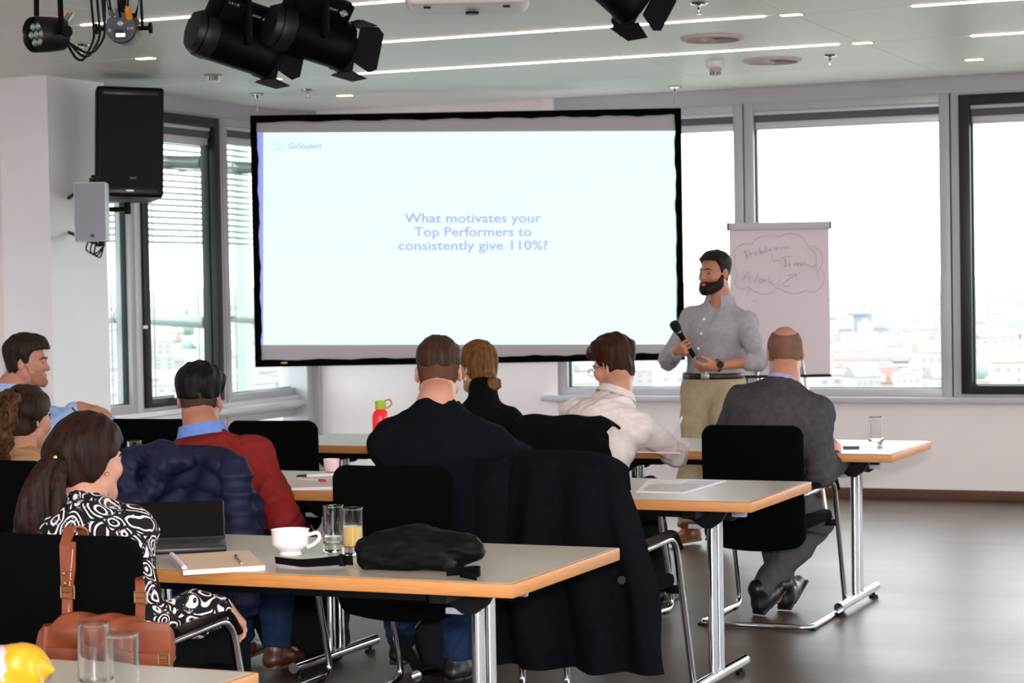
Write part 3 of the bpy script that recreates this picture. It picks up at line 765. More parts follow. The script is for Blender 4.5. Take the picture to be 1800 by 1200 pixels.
def hair_cap(c, R, sc, top, side, zl=ZL, seed=1, amp=.002, f=90, front=0.0, zoff=0.0, h=.0055, extra=None, up=0.0):
    c = np.array(c, float)
    s = SDF(c-.19*sc, c+.19*sc, h)
    def loc(X, Y, Z):
        x, y, z = (X-c[0])/sc, (Y-c[1])/sc, (Z-c[2])/sc
        return [x*R[0, i]+y*R[1, i]+z*R[2, i] for i in range(3)]
    def fn(X, Y, Z):
        lx, ly, lz = loc(X, Y, Z); t = np.clip((lz-.02)/.08, 0, 1); t = t*t*(3-2*t); th = side+(top-side)*t
        th = th+up*np.clip((ly-.02)/.06, 0, 1)*t
        r = [.076, .097, .090]; x, y, z = lx, ly+.012, lz-.035
        zz = np.where(z < -.03, (z+.03)*.55-.03, z)
        k0 = np.sqrt((x/r[0])**2+(y/r[1])**2+(zz/r[2])**2); k1 = np.sqrt((x/r[0]**2)**2+(y/r[1]**2)**2+(zz/r[2]**2)**2)+1e-5
        d = k0*(k0-1)/k1-th
        d = d+amp*np.sin(f*(lx*.8+ly*.6)+2*np.sin(30*lz)+3*np.sin(22*ly+seed))+amp*.6*np.sin(f*2.1*lx+seed+2*np.sin(40*ly))
        cut = (np.interp(ly, zl[0], zl[1]).astype(np.float32)+zoff-lz)*.75
        cut = np.maximum(cut, (-lz-.11))
        q = np.maximum(d, cut)
        return q*sc
    s.op((fn, c-.18*sc, c+.18*sc), .001)
    for p in (extra or []): s.op(p[0], p[1], p[2])
    return s
def person(label, head, hphi, neck, pelvis, sphi, hands, feet, spec, hpitch=0.0, hroll=0.0, sc=1.0, build=1.0, female=False, knees=None, pphi=None, stand=False, h=.0065):
    """builds one continuous body and its clothes; returns a dict of frames for later parts"""
    head, neck, pelvis = [np.array(p, float) for p in (head, neck, pelvis)]
    base = np.array([pelvis[0], pelvis[1], 0.0])
    root = thing('person', label, 'person', base)
    R = frame(hphi, hpitch, hroll); S = frame(sphi); rt_, ft_ = S[:, 0], S[:, 1]
    up = unit(neck-pelvis); ft_ = unit(ft_-up*(ft_@up)); rt_ = unit(np.cross(ft_, up))
    B = frame(pphi if pphi is not None else sphi); L = np.linalg.norm(neck-pelvis)
    b = build; sw = (.124 if female else .166)*b*sc
    mid = pelvis+(neck-pelvis)*.42-ft_*.02; chest = pelvis+(neck-pelvis)*.68-ft_*.012; shl = neck-up*.100
    hipw = (.172 if female else .165)*b*sc
    stn = [(pelvis, hipw, .118*b*sc), (mid, (.125 if female else .148)*b*sc, .104*b*sc), (chest, (.142 if female else .166)*b*sc, .120*b*sc), (shl-up*.015-ft_*.008, (.125 if female else .148)*b*sc, .095*b*sc), (neck-up*.045-ft_*.004, .072*b*sc, .066*b*sc)]
    def torso(o, side=rt_, w0=0.0):
        T = []
        for i in range(len(stn)-1):
            T.append((loft(stn[i][0], stn[i+1][0], stn[i][1]+o+w0, stn[i][2]+o, stn[i+1][1]+o+w0, stn[i+1][2]+o, side, None), .05, 'u'))
        return T
    sh = {'R': shl+rt_*sw-up*.012, 'L': shl-rt_*sw-up*.012}
    for k in ('R', 'L'):
        if 'sh' in hands[k]: sh[k] = sh[k]+np.array(hands[k]['sh'])
    l1, l2 = (.285*sc, .255*sc); arm = {}
    for k in ('R', 'L'):
        e, w = ik(sh[k], hands[k]['w'], l1, l2, hands[k]['e']); arm[k] = (sh[k], e, w)
    def arms(o, frac=1.0, full=False):
        A = []
        for k in ('R', 'L'):
            a, e, w = arm[k]; f = 1.0 if full else hands[k].get('sleeve', frac); w2 = e+(w-e)*f
            A += [(rcone(neck-up*.06+(a-neck)*.25, a, .042*b*sc+o*.6, .050*b*sc+o), .05, 'u'), (rcone(a, e, .051*b*sc+o, .041*b*sc+o), .035, 'u'), (rcone(e, w2, .043*b*sc+o, (.043+(.030-.043)*f)*b*sc+o), .02, 'u')]
        return A
    hip = {'R': pelvis+B[:, 0]*.09*sc-np.array([0, 0, .02]), 'L': pelvis-B[:, 0]*.09*sc-np.array([0, 0, .02])}
    leg = {}
    for k in ('R', 'L'):
        hint = (knees or {}).get(k, hip[k]+B[:, 1]*.5+np.array([0, 0, .4]))
        leg[k] = (hip[k],)+tuple(ik(hip[k], feet[k][0], .43*sc, .42*sc, hint))
    def legs(o, o2=None):
        A = []; o2 = o if o2 is None else o2
        for k in ('R', 'L'):
            a, kn, an = leg[k]; A += [(rcone(a, kn, .088*b*sc+o, .058*b*sc+o), .04, 'u'), (rcone(kn, kn+(an-kn)*.35, .056*b*sc+o, .054*b*sc+o2), .03, 'u'), (rcone(kn+(an-kn)*.35, an, .054*b*sc+o2, .036*sc+o2), .02, 'u')]
        return A
    hb = head+R @ (np.array([0, -.022, -.055])*sc)
    hbk = head+R @ (np.array([0, -.04, -.03])*sc)
    nr = (.050 if female else .060)*sc*(1+.5*(b-1))
    NK = [(rcone(neck-up*.02, hb, nr*1.08, nr*.98), .03, 'u'), (rcone(neck-up*.03, hbk, nr*.9, nr*.8), .03, 'u'), (rcone(neck-up*.04+rt_*.06, neck+up*.03, .035, .045*sc), .04, 'u'), (rcone(neck-up*.04-rt_*.06, neck+up*.03, .035, .045*sc), .04, 'u')]
    prims = torso(-.004)+arms(-.004, full=True)+NK+legs(-.004)
    prims += head_prims(head, R, sc)
    for k in ('R', 'L'):
        hh = hands[k]; sd = 1 if k == 'R' else -1
        prims += hand_prims(arm[k][2], hh['f'], hh['p'], sd, hh.get('c', .35), sc*(.92 if female else 1.0), grip=hh.get('grip', False))
    for k in ('R', 'L'):
        an, fdir = leg[k][2], unit(feet[k][1]); prims.append((rcone(an-np.array([0, 0, .03]), an+fdir*.12-np.array([0, 0, .045]), .034*sc, .024*sc), .03, 'u'))
    lo, hi = bounds([p[0] for p in prims], .03)
    s = SDF(lo, hi, h)
    for p in prims: s.op(*p)
    lip = head+R @ (np.array([0, .094, -.063])*sc)
    def mi(cn):
        l = (cn-head) @ R/sc
        return ((np.abs(l[:, 0]) < .024) & (np.abs(l[:, 2]+.063) < .0085) & (l[:, 1] > .085)).astype(int)
    body = link('body', s.mesh('body', [spec['skin'], mm('lip', '#b06a62', .45)], base, mi), root)
    # eyes
    if spec.get('eyes', True):
        for s_ in (-1, 1):
            c = head+R @ (np.array([s_*.031, .0735, .002])*sc); eb = MB()
            eb.lathe([(math.sin(t)*.0125*sc, math.cos(t)*.0125*sc) for t in np.linspace(0.001, PI-.001, 10)], 14, c-base, None, R @ rotx(-PI/2))
            me = eb.mesh('eye', [mm('eye_white', '#b9aea8', .3), mm('iris_dark', '#2a1c14', .2)])
            for pl in me.polygons:
                l = (np.array(pl.center)+base-head) @ R/sc; pl.material_index = 1 if (math.hypot(abs(l[0])-.031, l[2]-.002) < .0062 and l[1] > .074) else 0
            link('eye', me, root)
        bm2 = MB()
        for s_ in (-1, 1):
            bm2.tube([head+R @ (np.array([s_*x, y, z])*sc)-base for (x, y, z) in ((.012, .097, .024), (.028, .094, .029), (.043, .083, .026), (.052, .070, .019))], [.0038, .0048, .004, .002], 6, flat=(1, .8))
        part('eyebrow', bm2, spec.get('brow', spec.get('hairm')), root)
    # top
    o = spec.get('off', .012); T = torso(o, w0=spec.get('wide', 0))+arms(o, spec.get('sleeve', .97))
    T += [(rcone(neck-up*.07+rt_*.075, neck-up*.005, .040, .052*sc), .05, 'u'), (rcone(neck-up*.07-rt_*.075, neck-up*.005, .040, .052*sc), .05, 'u')]
    T += [(loft(pelvis-up*spec.get('hem', .06), pelvis, hipw+o+.004, .118*b*sc+o+.004, hipw+o, .118*b*sc+o, rt_, None), .04, 'u')] if spec.get('hem', .06) else []
    lo, hi = bounds([p[0] for p in T], .05); s = SDF(lo, hi, spec.get('h', .007))
    for p in T: s.op(*p)
    for q in spec.get('top_extra', lambda *_: [])(arm, neck, pelvis, rt_, ft_, up): s.op(*q)
    s.displace(wav(spec.get('seed', 3), spec.get('wf', 45), spec.get('wa', .0045)), .03)
    s.displace(wav(spec.get('seed', 3)+9, spec.get('wf', 45)*.45, spec.get('wa', .0045)*1.2, (1, 1, .6)), .03)
    # folds that ring the elbows
    for k in ('R', 'L'):
        a, e, w = arm[k]
        def fold(x, y, z, e=e, a=a, w=w):
            d = np.sqrt((x-e[0])**2+(y-e[1])**2+(z-e[2])**2); ax = unit(w-a); t = (x-e[0])*ax[0]+(y-e[1])*ax[1]+(z-e[2])*ax[2]
            return .004*np.sin(t*150+6*np.sin(12*z+5*x))*np.exp(-(d/.10)**2)
        s.displace(fold, .03)
    if stand:
        zb_ = pelvis[2]+.055; s.op((lambda X, Y, Z: zb_-Z+0*X+0*Y, lo, hi), .004, 'i')
    col = spec.get('collar')
    nd = unit(hb-neck+up*.12)
    if col == 'turtle':
        s.op(rcone(neck-up*.02, neck+nd*.078, nr+.018, nr+.016), .02); s.op(rcone(neck-up*.02, neck+unit(hbk-neck)*.06, nr+.012, nr+.008), .02); s.op(rcone(neck+nd*.085, neck+nd*.2, nr+.004, nr+.004), .008, 's')
    else:
        s.op(rcone(neck+nd*(.012 if col else .004)+ft_*.012, neck+nd*.2+ft_*.02, nr+.005, nr+.02), .012, 's')
        if spec.get('open_neck'):
            s.op(rcone(neck+ft_*.085-up*.0, neck+ft_*.13-up*.11, .034, .006), .012, 's')
    spec['_top_done'] = 1
    topm = spec['top']; tops = topm if isinstance(topm, list) else [topm]
    topo = link(spec.get('top_name', 'shirt'), s.mesh('top', tops, base), root)
    if col == 'shirt':
        cm = MB(); cc = neck+nd*.012-ft_*.004; A = nr+.012; hgt = spec.get('collar_h', .042)
        op_ = spec.get('collar_open', .35)
        def cf(u, v):
            an = PI/2+op_+(2*PI-2*op_)*u; rad = A*(1+.10*(v-.5))+.008*math.sin(PI*v)
            pt = cc+rt_*math.cos(an)*rad+ft_*(math.sin(an)*rad*1.06)+nd*(hgt*(v-.35)*(1-.25*abs(math.sin(an/2-PI/4-0))**8))+ft_*.0
            return pt-base
        cm.grid(cf, 30, 5, thick=.005)
        fm = MB()   # the folded-down leaf with points at the front
        def ff(u, v):
            an = PI/2+op_+(2*PI-2*op_)*u; fr_ = abs(2*u-1)**6; rad = A+.006+.016*v+.01*fr_*v
            return cc+rt_*math.cos(an)*rad+ft_*(math.sin(an)*rad*1.06)+nd*(hgt*.62-(hgt*(.95+.55*fr_))*v)-base
        fm.grid(ff, 30, 5, thick=.004)
        part('collar', cm, spec.get('collar_m', tops[0]), topo); part('collar_leaf', fm, spec.get('collar_m', tops[0]), topo)
    # trousers and shoes
    o = spec.get('poff', .014)
    T = legs(o, o+spec.get('flare', .006)); T += [(loft(pelvis-np.array([0, 0, .05]), pelvis+up*.09, hipw+o*.6, .118*b*sc+o*.5, hipw*.96+o*.6, .114*b*sc+o*.5, B[:, 0], None), .04, 'u')]
    if not stand: T += [(ell(pelvis-np.array([0, 0, .055])+B[:, 1]*.03, (hipw+.02, .15, .075), B), .04, 'u')]
    lo, hi = bounds([p[0] for p in T], .04); s = SDF(lo, hi, .008)
    for p in T: s.op(*p)
    for k in ('R', 'L'):
        an = leg[k][2]; dn = unit(an-leg[k][1]); s.op((lambda X, Y, Z, an=an, dn=dn: np.where(np.sqrt((X-an[0])**2+(Y-an[1])**2+(Z-an[2])**2) < .16, (X-an[0])*dn[0]+(Y-an[1])*dn[1]+(Z-an[2])*dn[2]-spec.get('pend', .0), -.5), an-.16, an+.16), .004, 'i')
    if stand:
        zt_ = pelvis[2]+.062; s.op((lambda X, Y, Z: Z-zt_+0*X+0*Y, lo, hi), .004, 'i')
    s.displace(wav(spec.get('seed', 3)+4, 38, .005), .03)
    link(spec.get('leg_name', 'trousers'), s.mesh('trousers', spec['pants'], base), root)
    for k in ('R', 'L'):
        an, fdir = leg[k][2], unit(feet[k][1]); pitch = feet[k][2] if len(feet[k]) > 2 else 0.0
        fh = unit([fdir[0], fdir[1], 0]); ph = math.atan2(fh[0], fh[1]); Rf = frame(ph, pitch)
        st = SDF(an-.24, an+.24, .006); lw = lambda x, y, z: an+Rf @ np.array([x, y, z])
        hh = spec.get('boot', .02)
        st.op(rcone(lw(0, -.03, -.055), lw(0, .05, -.05), .036, .036)).op(rcone(lw(0, .05, -.052), lw(0, .155, -.068), .040, .030), .03).op(rcone(lw(0, -.01, -.04), lw(0, -.004, hh), .040, .046), .03)
        st.op((lambda X, Y, Z: -((X-an[0])*Rf[0, 2]+(Y-an[1])*Rf[1, 2]+(Z-an[2])*Rf[2, 2]+.083), an-.24, an+.24), .006, 'i')
        if hh > .03: st.op(rcone(lw(0, -.004, hh-.01), lw(0, -.004, hh+.1), .036, .04), .004, 's')
        sm = MB().box(an+Rf @ np.array([0, .0, 0])*0+Rf @ np.array([0, -.022, -.078])-base, (.072, .07, .022), R=Rf, bev=.008).box(an+Rf @ np.array([0, .09, -.082])-base, (.078, .19, .014), R=Rf, bev=.006)
        so = link('shoe', st.mesh('shoe', spec['shoe'], base), root); part('sole', sm, spec.get('sole', mm('dark_sole', '#15110f', .6)), so)
    return dict(root=root, base=base, R=R, head=head, arm=arm, leg=leg, neck=neck, pelvis=pelvis, rt=rt_, ft=ft_, up=up, sc=sc, B=B)
def add_hair(p, s, m, name='hair'):
    return link(name, s.mesh(name, m, p['base']), p['root'])
DOWN = np.array([0, 0, -1.0])
def V3(*a): return np.array(a, float)
# ---------------------------------------------------------------- the nine people
shoe_blk = mm('shoe_black', '#141214', .35, bump=.05, bscale=90)
PEOPLE = {}
HB_ = unit([-FW[0], -FW[1], 0]); Zu_ = V3(0, 0, 1); HR_ = np.cross(Zu_, HB_)
def rad(d): return math.radians(d)
# presenter ---------------------------------------------------------------------------------
PT = 12.05
pf = on_z(1243, 946, .0)
hc = on_t(1256, 481, PT+.0); nk = on_t(1266, 531, PT+.03); pv = on_t(1254, 682, PT+.02)
cf_ = rad(157)
hL = on_t(1251, 643, PT-.28)
grey_shirt = fab('grey_shirt', '#a09c9f', .85, .2, 300)
spec = dict(skin=skin_m('a', '#b5785f'), top=grey_shirt, collar='shirt', open_neck=True, collar_h=.05, collar_open=.42, pants=fab('chino', '#a8957c', .9), shoe=mm('tan_shoe', '#8a4a26', .4),
            sole=mm('tan_sole', '#5a3a26', .6), top_name='shirt', hem=.02, off=.016, wa=.004, hairm=hair_m('blk', '#15110f', '#1f1917'), seed=5, wide=.0, flare=.022, poff=.02)
fdirp = frame(cf_)[:, 1]
an_ = {'R': on_z(1213, 930, .09)+V3(0, .02, 0), 'L': on_z(1252, 934, .09)}
mic_a = on_t(1187, 573, PT-.27); mic_b = on_t(1224, 633, PT-.21)
md = unit(mic_b-mic_a)
gm = mic_a+md*.135; gf = RT*.5-FW*.85; gf = unit(gf-md*(gf@md)); gp = np.cross(-md, gf)
hR = gm-gf*.088-gp*.026
p1 = person('standing man in grey shirt and beige trousers holding a microphone', hc, rad(205), nk, pv, rad(184),
    {'R': dict(w=hR, e=on_t(1170, 640, PT+.02), f=gf, p=gp, c=.85, grip=True, sleeve=.80),
     'L': dict(w=hL+RT*.02, e=on_t(1350, 665, PT-.20), f=unit(-RT*.96-UP*.06-FW*.1), p=unit(UP*.75+FW*.45), c=.55, sleeve=.16)},
    {'R': (an_['R'], frame(rad(200))[:, 1], .0), 'L': (an_['L'], frame(rad(165))[:, 1], .0)}, spec, build=1.0, stand=True, pphi=rad(178), h=.0058, sc=1.0,
    knees={'R': pv+frame(rad(180))[:, 1], 'L': pv+frame(rad(175))[:, 1]})
PEOPLE['presenter'] = p1
zl1 = ([-.14, -.075, -.05, -.022, .004, .018, .030, .042, .066, .10], [-.075, -.070, -.055, -.02, .0, .004, .044, .074, .080, .082])
add_hair(p1, hair_cap(p1['head'], p1['R'], 1.0, .020, .003, zl1, 2, .0015, 120, h=.005, up=.006), spec['hairm'])
def beard(p, m, th=.010, name='beard', h=.0045, low=-.022, mouth=True):
    c, R = p['head'], p['R']; s = SDF(c-.17, c+.17, h)
    for q in head_prims(c, R, 1.0)[:10]: s.op(*q)
    s.v -= th
    W_ = lambda *a: c+R @ np.array(a)
    s.op(ell(W_(0, .07, -.098), (.036, .030, .024), R), .02)
    def keep(X, Y, Z):
        x, y, z = X-c[0], Y-c[1], Z-c[2]; l = [x*R[0, i]+y*R[1, i]+z*R[2, i] for i in range(3)]
        top_ = np.interp(l[1], [-.02, .0, .02, .05, .075, .095, .11], [-.0, .0, -.02, -.045, -.048, -.046, -.046]).astype(np.float32)
        back = (.002-l[1])*.9
        return np.maximum(np.maximum((l[2]-top_)*.8, back), -.13-l[2])
    s.op((keep, c-.16, c+.16), .004, 'i')
    s.op(ell(W_(0, .106, -.064), (.019, .022, .0085), R), .004, 's')
    s.op(rcone(W_(0, -.01, -.115), W_(0, .02, -.15), .05, .06), .01, 's')
    s.displace(wav(8, 260, .0012), .02)
    return link(name, s.mesh(name, m, p['base']), p['root'])
beard(p1, hair_m('beard', '#190f0b', '#281811'))
b = p1['base']
# belt, buttons, watch
bl = MB(); c = pv+V3(0, 0, .075)
ring = []
for k in range(40):
    a = 2*PI*k/40; ring.append(c+frame(rad(180))[:, 0]*math.cos(a)*.181+frame(rad(180))[:, 1]*math.sin(a)*.134-b)
bl.tube(ring, .018, 8, closed=True, flat=(.35, 1)); part('belt', bl, mm('belt_brown', '#2b1813', .4), p1['root'])
bpy.context.view_layer.update()
topo = [o for o in p1['root'].children if o.name.startswith('shirt')][0]
for (x, y) in ((1238, 561), (1233, 586), (1228, 612), (1242, 655)):
    d = ray(x, y); hit, loc_, nn, _ = topo.ray_cast(Vector(CAM-b), Vector(d))
    if hit: part('button', MB().lathe([(.001, .003), (.0075, .002), (.008, -.002)], 10, np.array(loc_), None, np.stack([HR_, Zu_, HB_], 1)), mm('button_white', '#f2eef0', .3), topo)
part('buckle', MB().box(c+frame(rad(182))[:, 1]*.137-b, (.05, .006, .035), R=frame(rad(182)), bev=.002), steel, p1['root'])
wv = MB(); w = p1['arm']['L'][2]; e = p1['arm']['L'][1]; ax = unit(w-e); q = w-ax*.022
u_ = unit(np.cross(ax, UP)); v_ = np.cross(ax, u_)
wv.tube([q+(u_*math.cos(t)+v_*math.sin(t))*.0345-b for t in np.linspace(0, 2*PI, 24, endpoint=False)], .009, 8, closed=True, flat=(.35, 1))
wo = part('watch_strap', wv, mm('watch_leather', '#6a3a22', .5), p1['root'])
fdn = unit(-FW*.9+UP*.1-ax*((-FW*.9+UP*.1)@ax))
part('watch_face', MB().cyl(q+fdn*.030-b, q+fdn*.043-b, .021, .020, n=20), mm('watch_black', '#0a0a0c', .15), wo)
# microphone, held in the right hand
mic = thing('microphone', 'black handheld microphone held by the standing presenter', 'microphone', mic_a)
part('handle', MB().tube([md*.03, md*.06, md*.20, md*.235], [.021, .0165, .0135, .0125], 16).cyl(md*.10, md*.125, .0165, n=16), blackm, mic)
hd = MB(); Rm = np.stack([unit(np.cross(md, UP)), np.cross(md, unit(np.cross(md, UP))), md], 1)
hd.lathe([(.001, -.034), (.018, -.031), (.027, -.02), (.0295, -.004), (.028, .014), (.023, .028), (.021, .034)], 20, (0, 0, 0), None, Rm)
part('foam_head', hd, mm('mic_foam', '#08080a', .95, bump=.4, bscale=400), mic)
part('ring', MB().cyl(md*.036, md*.046, .0225, n=18), mm('mic_ring', '#6d6d74', .3, .8), mic)

# grey suit ---------------------------------------------------------------------------------
suit = fab('grey_suit', '#454145', .9, .3, 500, var=.12)
def suit_extra(arm, neck, pelvis, rt_, ft_, up):
    return [(rcone(neck-rt_*.02-ft_*.03+up*.0, neck-ft_*.05-up*.05, .06, .05), .05, 'u')]
spec = dict(skin=skin_m('b', '#b97e68'), top=suit, pants=fab('suit_trouser', '#4a464a', .9, .3), shoe=shoe_blk, top_name='suit_jacket', off=.020, hem=.13, wa=.0035, seed=21,
            hairm=buzz_m('bald', '#6b4c3e', '#7b5848'), collar='low', wide=.012, sleeve=.93)
nk = on_t(1378, 674, 9.27); hc = on_t(1380, 622, 9.36); pv = V3(-2.735, 9.12, .585)
p2 = person('bald man in grey suit seated at the far row, seen from behind', hc, rad(-20), nk, pv, rad(4),
    {'R': dict(w=on_t(1471, 812, 9.36), e=on_t(1440, 900, 8.95), f=unit(V3(-.1, .12, 1)), p=V3(-1, .1, .1), c=.75, grip=True),
     'L': dict(w=V3(-2.88, 9.52, .775), e=V3(-3.1, 9.2, .6), f=V3(.6, .7, 0), p=V3(0, 0, -1), c=.3)},
    {'R': (on_z(1335, 1040, .105), unit(V3(.35, .9, 0)), -.5), 'L': (on_z(1380, 1032, .105), unit(V3(.1, 1, 0)), -.45)}, spec, build=1.04, hpitch=.18,
    knees={'R': V3(-2.2, 10.2, .75), 'L': V3(-3.0, 10.2, .75)})
zb = ([-.14, -.075, -.05, -.022, .004, .018, .034, .05], [-.085, -.080, -.062, -.03, .0, .01, .09, .2])
hs = hair_cap(p2['head'], p2['R'], 1.0, .0015, .004, zb, 4, .0008, 140)
hs.op(ell(p2['head']+p2['R'] @ V3(0, -.05, .125), (.060, .086, .066), p2['R']), .01, 's')
add_hair(p2, hs, spec['hairm'])
cm = MB(); c = p2['neck']; nd = unit(p2['head']-c); pts = []
for t in np.linspace(.6, 2*PI-.6, 24):
    a = PI/2+t; pts.append(c+nd*.022+p2['rt']*math.cos(a)*.073+p2['ft']*math.sin(a)*.075-p2['base'])
cm.tube(pts, .013, 8, flat=(.4, 1)); part('shirt_collar', cm, fab('lilac_shirt', '#a79bc9'), p2['root'])

# white shirt -------------------------------------------------------------------------------
wshirt = fab('white_shirt', '#e3d3d1', .85, .2, 300)
spec = dict(skin=skin_m('c', '#c58d75'), top=wshirt, collar='shirt', collar_h=.036, pants=fab('dark_trouser', '#1a1b20'), shoe=shoe_blk, off=.014, wa=.006, wf=40, seed=31, hairm=hair_m('auburn', '#24100a', '#3c1c0f'), hem=.1)
nk = on_t(1083, 697, 9.10); hc = on_t(1079, 644, 9.2); pv = V3(-3.50, 8.95, .585)
p3 = person('man in white shirt and glasses leaning over his notes in the far row', hc, rad(-72), nk, pv, rad(12),
    {'R': dict(w=on_t(1158, 782, 9.46), e=on_t(1222, 822, 9.22), f=unit(V3(-.85, .45, -.2)), p=V3(0, 0, -1), c=.5),
     'L': dict(w=V3(-3.6, 9.48, .775), e=V3(-3.78, 9.15, .68), f=V3(.5, .8, 0), p=V3(0, 0, -1), c=.3)},
    {'R': (V3(-3.35, 9.5, .09), V3(0, 1, 0)), 'L': (V3(-3.6, 9.55, .09), V3(-.1, 1, 0))}, spec, hpitch=.28)
zl3 = ([-.14, -.075, -.05, -.022, .004, .018, .034, .05, .066, .10], [-.080, -.080, -.066, -.03, .0, .006, .03, .05, .058, .06])
add_hair(p3, hair_cap(p3['head'], p3['R'], 1.0, .030, .008, zl3, 6, .004, 70, up=.012), spec['hairm'])
gl = MB(); W_ = lambda *a: p3['head']+p3['R'] @ V3(*a)-p3['base']
for s_ in (-1, 1):
    gl.tube([W_(s_*.033+.021*math.cos(t), .112, .002+.018*math.sin(t)) for t in np.linspace(0, 2*PI, 20, endpoint=False)], .0014, 5, closed=True)
    gl.tube([W_(s_*.054, .110, .006), W_(s_*.076, .06, .008), W_(s_*.08, -.005, .008), W_(s_*.08, -.02, -.006)], .0015, 5)
gl.tube([W_(-.012, .114, .006), W_(0, .116, .009), W_(.012, .114, .006)], .0014, 5)
part('glasses', gl, mm('glasses_metal', '#3a3a40', .3, .7), p3['root'])

# woman with bun ----------------------------------------------------------------------------
spec = dict(skin=skin_m('d', '#c08a74'), top=fab('black_knit', '#0c0b0d', .95, .3), collar='turtle', pants=fab('dark_trouser'), shoe=shoe_blk, off=.014, wa=.004, seed=41, hairm=hair_m('blonde', '#4a3018', '#7a5228'), hem=.1, top_name='turtleneck')
nk = on_t(850, 707, 9.10); hc = on_t(840, 647, 9.2); pv = V3(-4.04, 8.98, .585)
p4 = person('woman with blonde hair in a low bun and black turtleneck, far row', hc, rad(-56), nk, pv, rad(2),
    {'R': dict(w=V3(-3.93, 9.5, .775), e=V3(-3.84, 9.2, .66), f=V3(-.6, .7, 0), p=V3(0, 0, -1), c=.3), 'L': dict(w=V3(-4.2, 9.5, .775), e=V3(-4.5, 9.2, .66), f=V3(.6, .7, 0), p=V3(0, 0, -1), c=.3)},
    {'R': (V3(-3.95, 9.5, .09), V3(0, 1, 0)), 'L': (V3(-4.2, 9.5, .09), V3(0, 1, 0))}, spec, female=True, hpitch=.05, sc=.97, build=1.08, h=.0072)
W4 = lambda *a: p4['head']+p4['R'] @ V3(*a)
ZF = ([-.14, -.075, -.05, -.03, .0, .018, .034, .05, .066, .10], [-.072, -.070, -.06, -.045, .012, .02, .034, .052, .060, .062])
add_hair(p4, hair_cap(p4['head'], p4['R'], .97, .016, .013, ZF, 8, .0022, 85, extra=[(rcone(W4(0, -.10, -.045), W4(0, -.118, -.066), .03, .022), .02, 'u')]), spec['hairm'])
s = SDF(W4(0, -.135, -.075)-.09, W4(0, -.135, -.075)+.09, .004)
for t in np.linspace(0, 2*PI, 9, endpoint=False):
    a1 = W4(.026*math.cos(t), -.135-.01*math.sin(t*2), -.078+.022*math.sin(t)); a2 = W4(.026*math.cos(t+.9), -.135+.012*math.sin(t*2+1), -.078+.022*math.sin(t+.9)); s.op(rcone(a1, a2, .0125, .011), .006)
s.op(ell(W4(0, -.135, -.078), (.026, .02, .022), p4['R']), .01)
add_hair(p4, s, spec['hairm'], 'hair_bun')
part('earring', MB().lathe([(.0005, .012), (.005, .006), (.006, 0), (.0005, -.008)], 8, W4(-.076, -.008, -.05)-p4['base']).cyl(W4(-.076, -.008, -.03)-p4['base'], W4(-.076, -.008, -.04)-p4['base'], .0015, n=6), mm('pearl', '#e8e0d8', .2, .3), p4['root'])

# navy sweater ------------------------------------------------------------------------------
navy = fab('navy_sweater', '#0c0d14', .95, .35, 380)
spec = dict(skin=skin_m('e', '#c08670'), top=navy, collar='low', pants=fab('jeans', '#223250', .9, .3, 300, var=.2), shoe=mm('black_boot', '#101012', .4), boot=.10, off=.018, wa=.005, seed=51, hairm=hair_m('brown', '#2c1a12', '#42281a'), hem=.1, top_name='sweater', wide=.008)
nk = on_t(768, 714, 6.92); hc = on_t(771, 656, 7.02); pv = V3(-3.31, 6.90, .585)
p5 = person('man with short brown hair in dark navy sweater, middle row, back turned', hc, rad(-22), nk, pv, rad(-18),
    {'R': dict(w=V3(-3.12, 7.42, .80), e=on_t(925, 812, 7.05), f=V3(-.8, .5, 0), p=V3(0, -.2, -1), c=.4), 'L': dict(w=V3(-3.45, 7.42, .80), e=on_t(600, 850, 7.05), f=V3(.8, .5, 0), p=V3(0, -.2, -1), c=.4, sh=(.015, 0, -.03))},
    {'R': (on_z(735, 1135, .20)*0+V3(-3.42, 7.36, .10), V3(-.05, 1, 0)), 'L': (V3(-3.75, 7.55, .10), V3(-.2, 1, 0))}, spec, build=1.05, hpitch=.06)
add_hair(p5, hair_cap(p5['head'], p5['R'], 1.0, .016, .003, ([-.14, -.075, -.05, -.022, .004, .018, .034, .05, .066, .10], [.022, .024, .028, .03, .03, .03, .036, .056, .066, .068]), 11, .0015, 120), spec['hairm'])
add_hair(p5, hair_cap(p5['head'], p5['R'], 1.0, .0022, .0022, ([-.14, -.075, -.05, -.022, .004, .018, .034, .05, .066, .10], [-.092, -.088, -.075, -.03, .0, .004, .034, .056, .066, .068]), 12, .0006, 140), buzz_m('brownfade', '#4a2e22', '#5c3b2d'), 'hair_fade')

